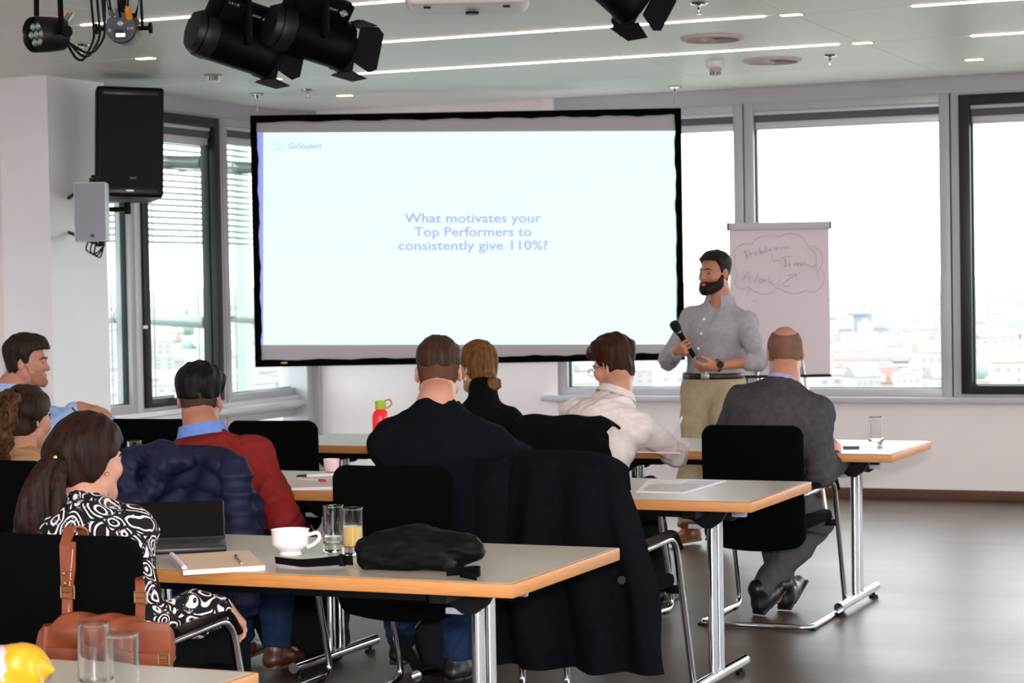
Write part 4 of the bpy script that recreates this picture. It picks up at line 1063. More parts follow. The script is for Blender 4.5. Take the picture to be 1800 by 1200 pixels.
# red sweater -------------------------------------------------------------------------------
spec = dict(skin=skin_m('f', '#a8705a'), top=fab('red_sweater', '#7e2523', .95, .35, 400), collar='shirt', collar_m=fab('blue_collar', '#6d8ad2'), collar_h=.05, collar_open=.25, pants=fab('jeans2', '#1b2843', .9, .3, 300, var=.2), shoe=mm('brown_boot', '#4a1f16', .35, var=.15, vscale=12), sole=mm('boot_sole', '#5a4a45', .6),
            boot=.12, off=.016, wa=.005, seed=61, hairm=hair_m('black', '#060506', '#0e0c0d'), hem=.1, top_name='sweater', wide=.012)
nk = on_t(357, 764, 6.92); hc = on_t(353, 703, 7.0); pv = V3(-4.18, 6.90, .585)
p6 = person('man with black hair in red sweater over blue collar, middle row', hc, rad(-12), nk, pv, rad(-12),
    {'R': dict(w=on_t(512, 928, 7.1), e=on_t(512, 935, 6.84), f=V3(.1, 1, -.1), p=V3(0, 0, -1), c=.45), 'L': dict(w=V3(-4.42, 7.3, .77), e=V3(-4.7, 6.9, .64), f=V3(.5, .8, 0), p=V3(0, 0, -1), c=.3)},
    {'R': (V3(-4.17, 7.30, .115), V3(.05, 1, 0)), 'L': (V3(-4.42, 7.45, .115), V3(-.1, 1, 0))}, spec, build=1.1, hpitch=.08)
add_hair(p6, hair_cap(p6['head'], p6['R'], 1.0, .026, .006, ([-.14, -.075, -.05, -.022, .004, .018, .034, .05, .066, .10], [.0, .002, .006, .01, .012, .014, .034, .056, .066, .068]), 13, .003, 80, up=.01), spec['hairm'])
add_hair(p6, hair_cap(p6['head'], p6['R'], 1.0, .0022, .0022, ([-.14, -.075, -.05, -.022, .004, .018, .034, .05, .066, .10], [-.085, -.08, -.066, -.03, .0, .004, .034, .056, .066, .068]), 14, .0006, 140), buzz_m('blackfade', '#3a2a24', '#4a362e'), 'hair_fade')

# blue shirt --------------------------------------------------------------------------------
bshirt = fab('blue_shirt', '#9db4dc', .85, .2, 300)
spec = dict(skin=skin_m('g', '#bb7f6a'), top=bshirt, collar='shirt', collar_h=.042, pants=fab('dark_trouser'), shoe=shoe_blk, off=.015, wa=.006, seed=71, hairm=hair_m('dkbrown', '#1d1510', '#30251d'), hem=.1)
nk = on_t(18, 686, 8.95); hc = on_t(48, 638, 8.98); pv = on_t(8, 905, 8.93); pv[2] = .585
wr = on_t(140, 716, 8.82)
p7 = person('man in light blue shirt seated in profile at the left edge', hc, rad(66), nk, pv, rad(48),
    {'R': dict(w=wr, e=on_t(88, 800, 8.70), f=unit(on_t(190, 722, 8.86)-wr), p=V3(0, .1, -1), c=.18, sleeve=.84), 'L': dict(w=V3(-6.1, 9.5, .775), e=V3(-6.4, 9.4, .66), f=V3(.9, .3, 0), p=V3(0, 0, -1), c=.3)},
    {'R': (V3(-6.1, 9.1, .09), V3(.9, .4, 0)), 'L': (V3(-6.15, 9.45, .09), V3(.8, .5, 0))}, spec, build=1.08, h=.006, hpitch=.02)
add_hair(p7, hair_cap(p7['head'], p7['R'], 1.0, .030, .010, ([-.14, -.075, -.05, -.022, .004, .018, .030, .042, .066, .10], [-.075, -.07, -.056, -.02, .0, .0, .045, .062, .068, .07]), 15, .003, 80, up=.012), spec['hairm'])
beard(p7, buzz_m('stub', '#98634e', '#a36c56'), .0016, 'stubble')
wv = MB(); w = p7['arm']['R'][2]; ax = unit(w-p7['arm']['R'][1]); u_ = unit(np.cross(ax, V3(0, 0, 1))); v_ = np.cross(ax, u_)
wv.tube([w-ax*.026+(u_*math.cos(t)+v_*math.sin(t))*.039-p7['base'] for t in np.linspace(0, 2*PI, 20, endpoint=False)], .008, 6, closed=True, flat=(.5, 1))
part('wristband', wv, mm('band_navy', '#10141f', .5), p7['root'])

# tan cardigan ------------------------------------------------------------------------------
spec = dict(skin=skin_m('h', '#b88068'), top=fab('tan_knit', '#b48a68', .95, .4, 300), collar='low', pants=fab('dark_trouser'), shoe=shoe_blk, off=.016, wa=.005, seed=81, hairm=hair_m('curly', '#180e09', '#38220f'), hem=.1, top_name='cardigan')
nk = on_t(35, 803, 6.88); hc = on_t(47, 738, 6.95); pv = V3(-4.98, 6.87, .585)
p8 = person('woman in tan cardigan with curly brown ponytail at the left edge', hc, rad(8), nk, pv, rad(-5),
    {'R': dict(w=V3(-4.75, 7.35, .77), e=V3(-4.6, 7.0, .66), f=V3(-.4, .8, 0), p=V3(0, 0, -1), c=.3), 'L': dict(w=V3(-5.15, 7.35, .77), e=V3(-5.4, 7.0, .66), f=V3(.4, .8, 0), p=V3(0, 0, -1), c=.3)},
    {'R': (V3(-4.85, 7.45, .09), V3(0, 1, 0)), 'L': (V3(-5.1, 7.45, .09), V3(0, 1, 0))}, spec, female=True, hpitch=.1, h=.0072)
W8 = lambda *a: p8['head']+p8['R'] @ V3(*a)
add_hair(p8, hair_cap(p8['head'], p8['R'], 1.0, .018, .016, ZF, 17, .0025, 80), spec['hairm'])
s = SDF(on_t(24, 745, 6.78)-.24, on_t(24, 745, 6.78)+.24, .0055)
tie = on_t(24, 699, 6.80)
rr = np.random.default_rng(4)
for k in range(16):
    o = rr.normal(size=3)*.022; pts = [tie+o*.35]
    for j in range(1, 11):
        u = j/10; pts.append(tie+o*(1+.7*math.sin(PI*u))+V3(-.02*u, -.055*math.sin(min(u*2, 1)*PI/2), -.20*u)+np.array([math.sin(j*1.7+k), math.cos(j*1.7+k*2), 0])*.008)
    for a, c_ in zip(pts[:-1], pts[1:]): s.op(rcone(a, c_, .0125, .0115), .007)
hm_curl = hair_m('curl_tip', '#2b190b', '#5a3a1c')
add_hair(p8, s, hm_curl, 'ponytail')
part('hair_tie', MB().tube([tie+(W8(math.cos(t)*.026, 0, math.sin(t)*.026)-p8['head'])-p8['base'] for t in np.linspace(0, 2*PI, 14, endpoint=False)], .007, 6, closed=True), blackf, p8['root'])

# paisley blouse ----------------------------------------------------------------------------
def paisley():
    m = bpy.data.materials.new('paisley_print'); m.use_nodes = True; t = m.node_tree; L = t.links.new; b = t.nodes['Principled BSDF']
    tc = N(t, 'ShaderNodeTexCoord'); nz = N(t, 'ShaderNodeTexNoise'); nz.inputs['Scale'].default_value = 6; nz.inputs['Detail'].default_value = 1.5; L(tc.outputs['Object'], nz.inputs['Vector'])
    sub = N(t, 'ShaderNodeVectorMath', operation='MULTIPLY_ADD'); sub.inputs[1].default_value = (.16, .16, .16); L(nz.outputs['Color'], sub.inputs[0]); L(tc.outputs['Object'], sub.inputs[2])
    vo = N(t, 'ShaderNodeTexVoronoi'); vo.inputs['Scale'].default_value = 15; vo.inputs['Randomness'].default_value = .85; L(sub.outputs[0], vo.inputs['Vector'])
    def band(src, freq, lo):
        mu = N(t, 'ShaderNodeMath', operation='MULTIPLY'); mu.inputs[1].default_value = freq; L(src, mu.inputs[0])
        si = N(t, 'ShaderNodeMath', operation='SINE'); L(mu.outputs[0], si.inputs[0])
        g = N(t, 'ShaderNodeMath', operation='GREATER_THAN'); g.inputs[1].default_value = lo; L(si.outputs[0], g.inputs[0]); return g.outputs[0]
    a = band(vo.outputs['Distance'], 30, .5)
    ve = N(t, 'ShaderNodeTexVoronoi', feature='DISTANCE_TO_EDGE'); ve.inputs['Scale'].default_value = 15; ve.inputs['Randomness'].default_value = .85; L(sub.outputs[0], ve.inputs['Vector'])
    c_ = N(t, 'ShaderNodeMath', operation='LESS_THAN'); c_.inputs[1].default_value = .055; L(ve.outputs['Distance'], c_.inputs[0])
    vd = N(t, 'ShaderNodeTexVoronoi'); vd.inputs['Scale'].default_value = 190; L(tc.outputs['Object'], vd.inputs['Vector'])
    d = N(t, 'ShaderNodeMath', operation='LESS_THAN'); d.inputs[1].default_value = .34; L(vd.outputs['Distance'], d.inputs[0])
    mk = N(t, 'ShaderNodeTexNoise'); mk.inputs['Scale'].default_value = 22; L(tc.outputs['Object'], mk.inputs['Vector'])
    mk2 = N(t, 'ShaderNodeMath', operation='GREATER_THAN'); mk2.inputs[1].default_value = .52; L(mk.outputs['Fac'], mk2.inputs[0])
    dm = N(t, 'ShaderNodeMath', operation='MULTIPLY'); L(d.outputs[0], dm.inputs[0]); L(mk2.outputs[0], dm.inputs[1])
    dm2 = N(t, 'ShaderNodeMath', operation='MULTIPLY'); dm2.inputs[1].default_value = .55; L(dm.outputs[0], dm2.inputs[0])
    mx = N(t, 'ShaderNodeMath', operation='MAXIMUM'); L(a, mx.inputs[0]); L(dm2.outputs[0], mx.inputs[1])
    inv = N(t, 'ShaderNodeMath', operation='SUBTRACT'); L(mx.outputs[0], inv.inputs[0]); L(c_.outputs[0], inv.inputs[1]); inv.use_clamp = True
    r = N(t, 'ShaderNodeMix', data_type='RGBA'); L(inv.outputs[0], r.inputs['Factor']); r.inputs['A'].default_value = lin('#110d12'); r.inputs['B'].default_value = lin('#e4dbdd')
    L(r.outputs['Result'], b.inputs['Base Color']); b.inputs['Roughness'].default_value = .85; b.inputs['Specular IOR Level'].default_value = .25
    return m
spec = dict(skin=skin_m('i', '#bb8674'), top=paisley(), collar='low', pants=fab('black_skirt', '#0b0a0c'), shoe=shoe_blk, off=.016, wa=.005, wf=50, seed=91, hairm=hair_m('darkbrown', '#110605', '#2a110b'), hem=.1, top_name='blouse', wide=.0, h=.006,
            top_extra=lambda arm, neck, pelvis, rt_, ft_, up: [(ell(arm['R'][1]+(arm['R'][2]-arm['R'][1])*.62, (.056, .056, .062)), .05, 'u')], leg_name='skirt', sleeve=.90)
nk = on_t(150, 893, 4.97); hc = on_t(156, 812, 5.03); pv = V3(-3.31, 4.86, .585)
wr = on_t(392, 1068, 5.06)
p9 = person('woman with dark ponytail in black and white paisley blouse, nearest', hc, rad(14), nk, pv, rad(-3),
    {'R': dict(w=wr, e=on_t(305, 1150, 4.86), f=unit(on_t(432, 1108, 5.16)-wr), p=unit(V3(-.25, .1, -1)), c=.33), 'L': dict(w=V3(-3.66, 5.2, .775), e=V3(-3.72, 4.95, .66), f=V3(.5, .8, 0), p=V3(0, 0, -1), c=.3)},
    {'R': (V3(-3.15, 5.4, .09), V3(0, 1, 0)), 'L': (V3(-3.4, 5.4, .09), V3(0, 1, 0))}, spec, female=True, build=1.0, hpitch=.08, h=.0055, sc=.98)
W9 = lambda *a: p9['head']+p9['R'] @ V3(*a)
tie = on_t(98, 808, 4.905)
add_hair(p9, hair_cap(p9['head'], p9['R'], 1.0, .020, .020, ZF, 19, .0018, 110, h=.0045, extra=[(rcone(W9(-.02, -.10, .02), tie, .04, .022), .04, 'u')]), spec['hairm'])
s = SDF(tie-np.array([.2, .2, .36]), tie+np.array([.2, .2, .1]), .0045)
rr = np.random.default_rng(9)
end = on_t(68, 945, 4.86)
for k in range(34):
    o = rr.normal(size=3)*np.array([.014, .011, .006]); pts = []
    for j in range(9):
        u = j/8; w_ = .45+1.9*u**.7; c = tie+(end-tie)*u+V3(-.004, -.02, .014)*math.sin(PI*u)
        pts.append(c+o*w_)
    for a, c_ in zip(pts[:-1], pts[1:]): s.op(rcone(a, c_, .0120, .0110), .020)
s.displace(wav(3, 330, .0016, (1, 1, .10)), .02)
add_hair(p9, s, spec['hairm'], 'ponytail')
nbm = MB(); nd9 = unit(W9(0, -.03, -.05)-p9['neck']); nbm.tube([p9['neck']+nd9*.022+p9['rt']*math.cos(t_)*.060+p9['ft']*(math.sin(t_)*.060+.004)-p9['base'] for t_ in np.linspace(0, 2*PI, 26, endpoint=False)], .013, 8, closed=True, flat=(.4, 1)); part('neckband', nbm, blackf, p9['root'])
ht = part('hair_tie', MB().tube([tie+(W9(math.cos(t)*.022, .006, math.sin(t)*.024)-p9['head'])-p9['base'] for t in np.linspace(0, 2*PI, 16, endpoint=False)], .008, 6, closed=True), blackf, p9['root'])
part('hair_pin', MB().lathe([(.001, .006), (.005, .003), (.006, -.003), (.001, -.006)], 8, on_t(97, 803, 4.87)-p9['base']), mm('gold', '#c9a85a', .2, 1), ht)
part('earring', MB().lathe([(.001, .006), (.006, .003), (.006, -.003), (.001, -.006)], 8, W9(.081, -.004, -.03)-p9['base']), mm('gold'), p9['root'])
q = p9['arm']['R'][2]
# ================================================================ things hung and stood in the room
def on_d(x, y, Y):                                  # point at a distance Y straight ahead of the lens
    d = ray(x, y); k = (d @ np.array([FW[0], FW[1], 0]))/np.hypot(FW[0], FW[1]); return CAM+d*(Y/k)
def text_mesh(txt, size, bold=.0, align='CENTER', spacing=1.0, shear=0.0):
    cu = bpy.data.curves.new('text', 'FONT'); cu.body = txt; cu.size = size; cu.align_x = align; cu.align_y = 'CENTER'; cu.offset = bold; cu.space_character = spacing; cu.resolution_u = 3; cu.shear = shear
    o = bpy.data.objects.new('text', cu); COL.objects.link(o); dg = bpy.context.evaluated_depsgraph_get(); dg.update()
    me = bpy.data.meshes.new_from_object(o.evaluated_get(dg)); bpy.data.objects.remove(o); bpy.data.curves.remove(cu)
    v = np.array([q.co[:] for q in me.vertices]); f = [tuple(p.vertices) for p in me.polygons]; bpy.data.meshes.remove(me); return v, f
def put_text(mb, txt, size, O, U, V, **k):
    v, f = text_mesh(txt, size, **k); O, U, V = [np.array(q, float) for q in (O, U, V)]
    mb.add([O+U*p[0]+V*p[1] for p in v], f); return mb
HB = unit([-FW[0], -FW[1], 0])                       # horizontal, towards the camera
HR = unit(np.cross([0, 0, 1.0], HB))                 # horizontal, to the right of the picture
Zu = V3(0, 0, 1)
# ---- projection screen
SY = 14.8
c4 = {k: on_d(x, y, SY) for k, (x, y) in dict(tl=(440, 199), tr=(1199.5, 194.5), br=(1201, 634), bl=(449, 643)).items()}
x0 = .5*(c4['tl']+c4['bl']) @ HR; x1 = .5*(c4['tr']+c4['br']) @ HR; z1 = .5*(c4['tl'][2]+c4['tr'][2]); z0 = .5*(c4['bl'][2]+c4['br'][2])
sc_o = c4['tl']-HR*(c4['tl'] @ HR); sc_o[2] = 0
SP = lambda a, z, d=0.0: sc_o+HR*a+Zu*z+HB*d
scr = thing('projection_screen', 'large hanging projection screen with black border showing a slide', 'screen', SP((x0+x1)/2, z0))
sb = np.array(scr.location)
Rs = np.stack([HR, -HB, Zu], 1)
bd = .047
def wob(i): return .004*math.sin(i*2.1)+.003*math.sin(i*5.3)
fb = MB()
n = 40
for (z, s_) in ((z0, 1), (z1, -1)):
    fb.grid(lambda u, v: SP(x0+(x1-x0)*u, z+s_*(bd*v+(wob(u*24) if v > .5 else 0)), .012)-sb, n, 1, thick=.012)
for (x, s_) in ((x0, 1), (x1, -1)):
    fb.grid(lambda u, v: SP(x+s_*(bd*v+(wob(u*14+x) if v > .5 else 0)), z0+(z1-z0)*u, .014)-sb, n, 1, thick=.010)
part('border', fb, blackf, scr, False)
cloth_m = mm('screen_cloth', '#b9b0b6', .9)
part('cloth', MB().box((SP((x0+x1)/2, (z0+z1)/2)-sb), (x1-x0-.03, .006, z1-z0-.03), R=Rs), cloth_m, scr, False)
def quad(name, xa, ya, xb, yb, m, d):
    p = [on_d(x, y, SY) for (x, y) in ((xa, yb), (xb, yb), (xb, ya), (xa, ya))]
    return part(name, MB().add([q+HB*d-sb for q in p], [(0, 1, 2, 3)]), m, scr, False)
slide_m = mm('slide_light', '#9a9a9a', .9, emit=.56, ecol='#e4fff8')
bar_m = mm('slide_blue', '#9a9a9a', .9, emit=.46, ecol='#8d9dff')
txt_m = mm('slide_text', '#9a9a9a', .9, emit=.42, ecol='#a9b8ff')
p = [on_d(462, 606, SY), on_d(1189, 605, SY), on_d(1188, 230, SY), on_d(462, 233, SY)]
part('slide', MB().add([q+HB*.006-sb for q in p], [(0, 1, 2, 3)]), slide_m, scr, False)
p = [on_d(455, 606.5, SY), on_d(463, 606, SY), on_d(463, 233, SY), on_d(452.5, 233, SY)]
part('slide_bar', MB().add([q+HB*.0072-sb for q in p], [(0, 1, 2, 3)]), bar_m, scr, False)
pxm = SY/FPX
tu = unit(on_d(1189, 605, SY)-on_d(462, 606, SY))
def words(tb, ax, gap, m):                           # one flat piece of print per word
    isl = sorted(islands(tb), key=lambda b: min(np.array(p) @ ax for p in b.v)); cur = None; end_ = -1e9
    for b in isl:
        a0 = min(np.array(p) @ ax for p in b.v); a1 = max(np.array(p) @ ax for p in b.v)
        if cur is not None and a0-end_ > gap: part('slide_text', cur, m, scr, False); cur = None
        if cur is None: cur = MB(); end_ = -1e9
        cur.add(b.v, b.f); end_ = max(end_, a1)
    part('slide_text', cur, m, scr, False)
for (y, txt, w) in ((383, 'What motivates your', 240), (407, 'Top Performers to', 206), (431, 'consistently give 110%?', 262)):
    v, f = text_mesh(txt, 1.0, bold=.016); wd = v[:, 0].max()-v[:, 0].min(); s_ = w*pxm/wd
    tb = MB(); put_text(tb, txt, 1.0, on_d(831.5, y+1, SY)+HB*.0085-sb, tu*s_, Zu*min(s_*1.06, 23*pxm), bold=.016)
    words(tb, tu, .011, txt_m)
v, f = text_mesh('GoStudent', 1.0); s_ = 58*pxm/(v[:, 0].max()-v[:, 0].min())
lg_m = mm('slide_logo', '#9a9a9a', .9, emit=.36, ecol='#aebfff')
tb = MB(); put_text(tb, 'GoStudent', 1.0, on_d(536.5, 257, SY)+HB*.0085-sb, tu*s_, Zu*s_*1.05, bold=.008); part('slide_text', tb, lg_m, scr, False)
lg = MB(); L2 = lambda x, y: on_d(470+x/15, 235+y/15, SY)+HB*.0085-sb
for pl in ([(135, 215), (165, 172), (235, 155), (320, 165), (362, 210), (400, 290), (435, 355), (440, 420), (415, 470), (375, 478), (345, 450), (320, 438), (260, 430), (210, 390), (165, 300), (135, 215)],
           [(195, 200), (215, 270)], [(240, 195), (265, 270)], [(300, 195), (318, 260)], [(215, 300), (260, 285), (300, 300), (330, 370), (340, 430)], [(225, 340), (260, 400), (310, 410), (325, 370)], [(330, 300), (385, 345)]):
    lg.tube([L2(*q) for q in pl], .0055, 5, flat=(1, .25))
part('slide_logo', lg, lg_m, scr, False)
part('brand_plate', MB().box(on_d(500, 637.5, SY)+HB*.021-sb, (.045, .006, .014), R=Rs, bev=.003), mm('gold_plate', '#a8925a', .3, .8), scr)
for (x, y) in ((452, 196), (1187, 191)):
    top = SP(on_d(x, y, SY) @ HR, CEIL); c = MB()
    a = on_d(x, y, SY)
    part('hook', MB().lathe([(.001, 0), (.045, -.002), (.05, -.008), (.02, -.02), (.008, -.04), (.001, -.045)], 16, top-sb), chrome, scr)
    k = 0; z = a[2]
    while z < CEIL-.09:
        ln = .034; c.tube([SP(a @ HR, z)-sb+(HR if k % 2 else HB)*math.cos(t)*.007+Zu*(ln/2+math.sin(t)*ln*.62) for t in np.linspace(0, 2*PI, 10, endpoint=False)], .0022, 4, closed=True); z += ln; k += 1
    o = part('chain', c, chrome, scr); o['kind'] = 'stuff'
# ---- flip chart
FY = 13.35
fp = {k: on_d(x, y, FY) for k, (x, y) in dict(tl=(1281, 400), tr=(1456, 397), bl=(1285, 661), br=(1458.5, 657)).items()}
fl_ = thing('flip_chart', 'white flip chart with a hand drawn cloud, behind the standing man', 'flip chart', V3(*(.5*(fp['bl']+fp['br']))[:2], 0))
fb_ = np.array(fl_.location)
xa, xb = fp['bl'] @ HR, fp['br'] @ HR; xt0, xt1 = fp['tl'] @ HR, fp['tr'] @ HR
fo = fp['tl']-HR*(fp['tl'] @ HR); fo[2] = 0
FP = lambda a, z, d=0.0: fo+HR*a+Zu*z+HB*d-fb_
ft, fz = (fp['tl'][2]+fp['tr'][2])/2, (fp['bl'][2]+fp['br'][2])/2
paper_m = mm('flip_paper', '#d6c6cb', .9)
pm = MB()
pm.grid(lambda u, v: FP((xt0+(xa-xt0)*v)*(1-u)+(xt1+(xb-xt1)*v)*u, ft+(fz-ft)*v, .018+.010*math.sin(v*3)*v), 6, 14, thick=.006)
part('paper_pad', pm, paper_m, fl_)
part('board', MB().box(FP((xa+xb)/2, (ft+fz)/2, -.005), (xb-xa-.015, .018, ft-fz-.01), R=Rs, bev=.004), white_m, fl_)
part('clamp_bar', MB().box(FP((xt0+xt1)/2, ft+.005, .022), (xt1-xt0+.012, .045, .046), R=Rs, bev=.006), mm('clamp_grey', '#b9b0b6', .5), fl_)
for a in (xt0-.008, xt1+.008): part('end_cap', MB().box(FP(a, ft+.005, .022), (.012, .05, .05), R=Rs, bev=.004), mm('cap_slate', '#56586a', .5), fl_)
part('pen_tray', MB().box(FP((xa+xb)/2, fz-.005, .03), (xb-xa, .09, .016), R=Rs, bev=.004), blackp, fl_)
for k, (dx, dd) in enumerate(((-.26, .22), (.26, .22), (0, -.45))):
    part('leg', MB().tube([FP((xa+xb)/2+dx*.35, fz+.45, -.03), FP((xa+xb)/2+dx, .012, dd-.05)], .012, 10).cyl(FP((xa+xb)/2+dx, 0, dd-.05), FP((xa+xb)/2+dx, .02, dd-.05), .016, n=10), steel, fl_)
ink = MB(); QF = lambda x, y: on_d(1270+x/8.57, 400+y/8.57, FY)+HB*(.030+.008*((y+100)/900)**1)-fb_
cloudp = [(175, 460), (165, 370), (215, 290), (320, 245), (425, 262), (480, 180), (600, 128), (740, 118), (855, 142), (930, 100), (1030, 85), (1150, 115), (1240, 190), (1288, 290), (1370, 278), (1450, 340), (1500, 430), (1495, 540), (1450, 620), (1510, 680), (1525, 770), (1480, 880), (1400, 960), (1320, 975), (1240, 940), (1150, 985), (1060, 995), (930, 960), (815, 905), (760, 970), (650, 1008), (540, 990), (430, 940), (370, 880), (300, 925), (225, 910), (180, 840), (185, 760), (220, 700), (170, 610), (165, 540), (185, 470), (160, 430)]
strokes = [cloudp, [(1285, 300), (1370, 350), (1405, 460), (1400, 600), (1435, 720), (1440, 800)],
           [(330, 360), (345, 420), (370, 480)], [(300, 380), (350, 340), (400, 345), (390, 400), (345, 430)], [(410, 380), (425, 450)], [(415, 400), (440, 375), (465, 380)], [(490, 370), (470, 400), (490, 420), (515, 400), (495, 370)],
           [(545, 300), (560, 400), (590, 390), (585, 355), (555, 365)], [(605, 345), (600, 380), (630, 375), (625, 345), (605, 350)], [(640, 280), (660, 365)], [(680, 340), (720, 325), (700, 310), (690, 340), (725, 350)], [(765, 350), (770, 305), (800, 300), (805, 345), (810, 305), (845, 295), (850, 335)], [(880, 330), (885, 300), (925, 290), (935, 325)], [(950, 320), (955, 290), (985, 290), (985, 315)],
           [(740, 410), (735, 460), (755, 520), (800, 500), (850, 490), (845, 530)], [(860, 465), (950, 440), (1050, 435)], [(935, 470), (940, 590)], [(920, 590), (990, 570), (1000, 530)], [(985, 540), (1000, 570), (1020, 565)], [(1065, 580), (1070, 535), (1110, 530), (1115, 575)], [(1120, 575), (1125, 530), (1160, 535), (1160, 580)], [(1180, 540), (1170, 570), (1200, 560), (1230, 490), (1215, 575)], [(1250, 530), (1260, 570), (1300, 560), (1295, 600), (1350, 580), (1390, 575)],
           [(285, 800), (350, 710), (410, 635), (395, 720), (390, 800), (425, 730), (445, 790), (480, 820), (500, 770), (520, 700)], [(545, 770), (540, 820), (580, 835), (605, 800), (590, 770), (550, 775)], [(620, 785), (625, 835)], [(622, 800), (650, 780)], [(690, 720), (700, 840)], [(770, 790), (705, 825), (730, 850), (775, 860)],
           [(890, 850), (1000, 770), (1100, 705)], [(960, 722), (1060, 700), (1150, 682)], [(1100, 705), (1110, 800)], [(870, 775), (835, 830), (840, 875), (920, 882), (1010, 878)], [(395, 880), (385, 940), (345, 1035)], [(440, 1100), (500, 1105), (530, 1130), (510, 1170)]]
for s_ in strokes: ink.tube([QF(*q) for q in s_], .0026, 4, flat=(1, .3))
o = part('marker_drawing', ink, mm('marker_ink', '#7b6b78', .7), fl_, False)
# ---- big loudspeaker on its bracket
lo_ = on_d(226, 253, 13.42); SPK = thing('loudspeaker', 'large black loudspeaker hung on a wall bracket beside the left windows', 'loudspeaker', lo_)
Rl = rotz(math.atan2(-HB[0], HB[1])+PI+.22)          # y axis points away from the camera
Rl = np.stack([unit(HR*math.cos(.25)-HB*math.sin(.25)), unit(-HB*math.cos(.25)-HR*math.sin(.25)), Zu], 1)
Rl = Rl @ rotx(-.05) @ roty(.03)
s = SDF(V3(-.3, -.3, -.45), V3(.3, .35, .45), .011)
s.op((lambda X, Y, Z: (lambda q: np.sqrt(np.maximum(q[0], 0)**2+np.maximum(q[1], 0)**2+np.maximum(q[2], 0)**2)+np.minimum(np.maximum(q[0], np.maximum(q[1], q[2])), 0)-.018)([np.abs(X)-(.19-.16*np.clip(Y-.02, 0, .3)), np.abs(Y-.08)-.19, np.abs(Z)-.325]), V3(-.25, -.2, -.4), V3(.25, .32, .4)), .001)
me = s.mesh('cabinet', blackp); me.transform(Matrix(Rl.tolist()).to_4x4()); link('cabinet', me, SPK)
gr = MB(); gr.box(Rl @ V3(0, -.133, .0), (.365, .012, .56), R=Rl, bev=.005)
part('grille', gr, mm('black_grille', '#0a0a0b', .7, bump=.5, bscale=400), SPK)
part('top_panel', MB().box(Rl @ V3(0, -.131, .305), (.34, .01, .035), R=Rl, bev=.004).box(Rl @ V3(0, -.131, -.305), (.34, .01, .035), R=Rl, bev=.004), mm('speaker_trim', '#16161a', .35), SPK)
part('badge', MB().box(Rl @ V3(0.0, -.138, -.305), (.045, .003, .008), R=Rl), mm('badge_silver', '#d0d0d0', .3, .6), SPK)
part('logo_plate', MB().box(Rl @ V3(0.02, -.141, -.225), (.045, .004, .022), R=Rl, bev=.002), mm('logo_dark', '#232329', .4), SPK)
br = MB(); wl = V3(SL+.1, 11.62, 0)
bp = lo_+Rl @ V3(0, .06, -.36); end = V3(SL+.1, 11.60, bp[2]-.03)
br.cyl(bp-lo_, bp+V3(0, 0, -.075)-lo_, .02, n=12).tube([bp+V3(0, 0, -.045)-lo_, end-lo_+V3(0, 0, -.0)], .017, 8).box(end-lo_, (.02, .12, .16), bev=.004)
part('bracket', br, blackm, SPK)
# ---- small grey speaker on the pier
g0 = on_d(158.5, 372, 12.95); GS = thing('wall_speaker', 'small grey wall speaker with white rim on the pier', 'loudspeaker', g0)
Rg = np.stack([unit(HR*math.cos(.06)-HB*math.sin(.06)), unit(-HB*math.cos(.06)-HR*math.sin(.06)), Zu], 1)
gw, gh = 57*12.95/FPX, 104*12.95/FPX
pe_ = V3(SL+.10, 11.30, g0[2])-g0
part('cabinet', MB().box(Rg @ V3(0, .07, 0), (gw, .15, gh), R=Rg, bev=.012), white_m, GS)
part('grille', MB().box(Rg @ V3(0, -.008, 0), (gw-.014, .012, gh-.014), R=Rg, bev=.004), mm('grey_grille', '#a3a3ad', .7, bump=.3, bscale=500), GS)
part('logo', MB().box(Rg @ V3(.012, -.016, -gh*.405), (.026, .004, .02), R=Rg), mm('logo_slate', '#4a4a55', .5), GS)
part('knob', MB().cyl(V3(.0, .07, gh/2), V3(0, .07, gh/2+.03), .012, n=10).cyl(V3(0, .07, gh/2+.03), V3(0, .07, gh/2+.045), .03, n=12).cyl(V3(.03, .07, -gh/2), V3(.03, .07, -gh/2-.03), .02, n=12), blackp, GS)
part('bracket', MB().tube(fillet([Rg @ V3(0, .07, gh/2+.02), Rg @ V3(0, .19, gh/2+.02), pe_+V3(0, 0, gh*.3)], .03), .011, 8), blackp, GS)
part('bracket', MB().tube(fillet([Rg @ V3(.03, .07, -gh/2-.02), Rg @ V3(.03, .19, -gh/2-.02), pe_-V3(0, 0, gh*.3)], .03), .011, 8), blackp, GS)
cb = MB()
for k in range(3):
    cb.tube(fillet([V3(-.06+.03*k, .06, -gh/2), V3(-.07+.03*k, .04, -gh/2-.05-.015*k), V3(.0+.02*k, .04, -gh/2-.085-.01*k), V3(.05, .06, -gh/2-.03)], .05), .0045, 6)
part('cable', cb, blackp, GS)
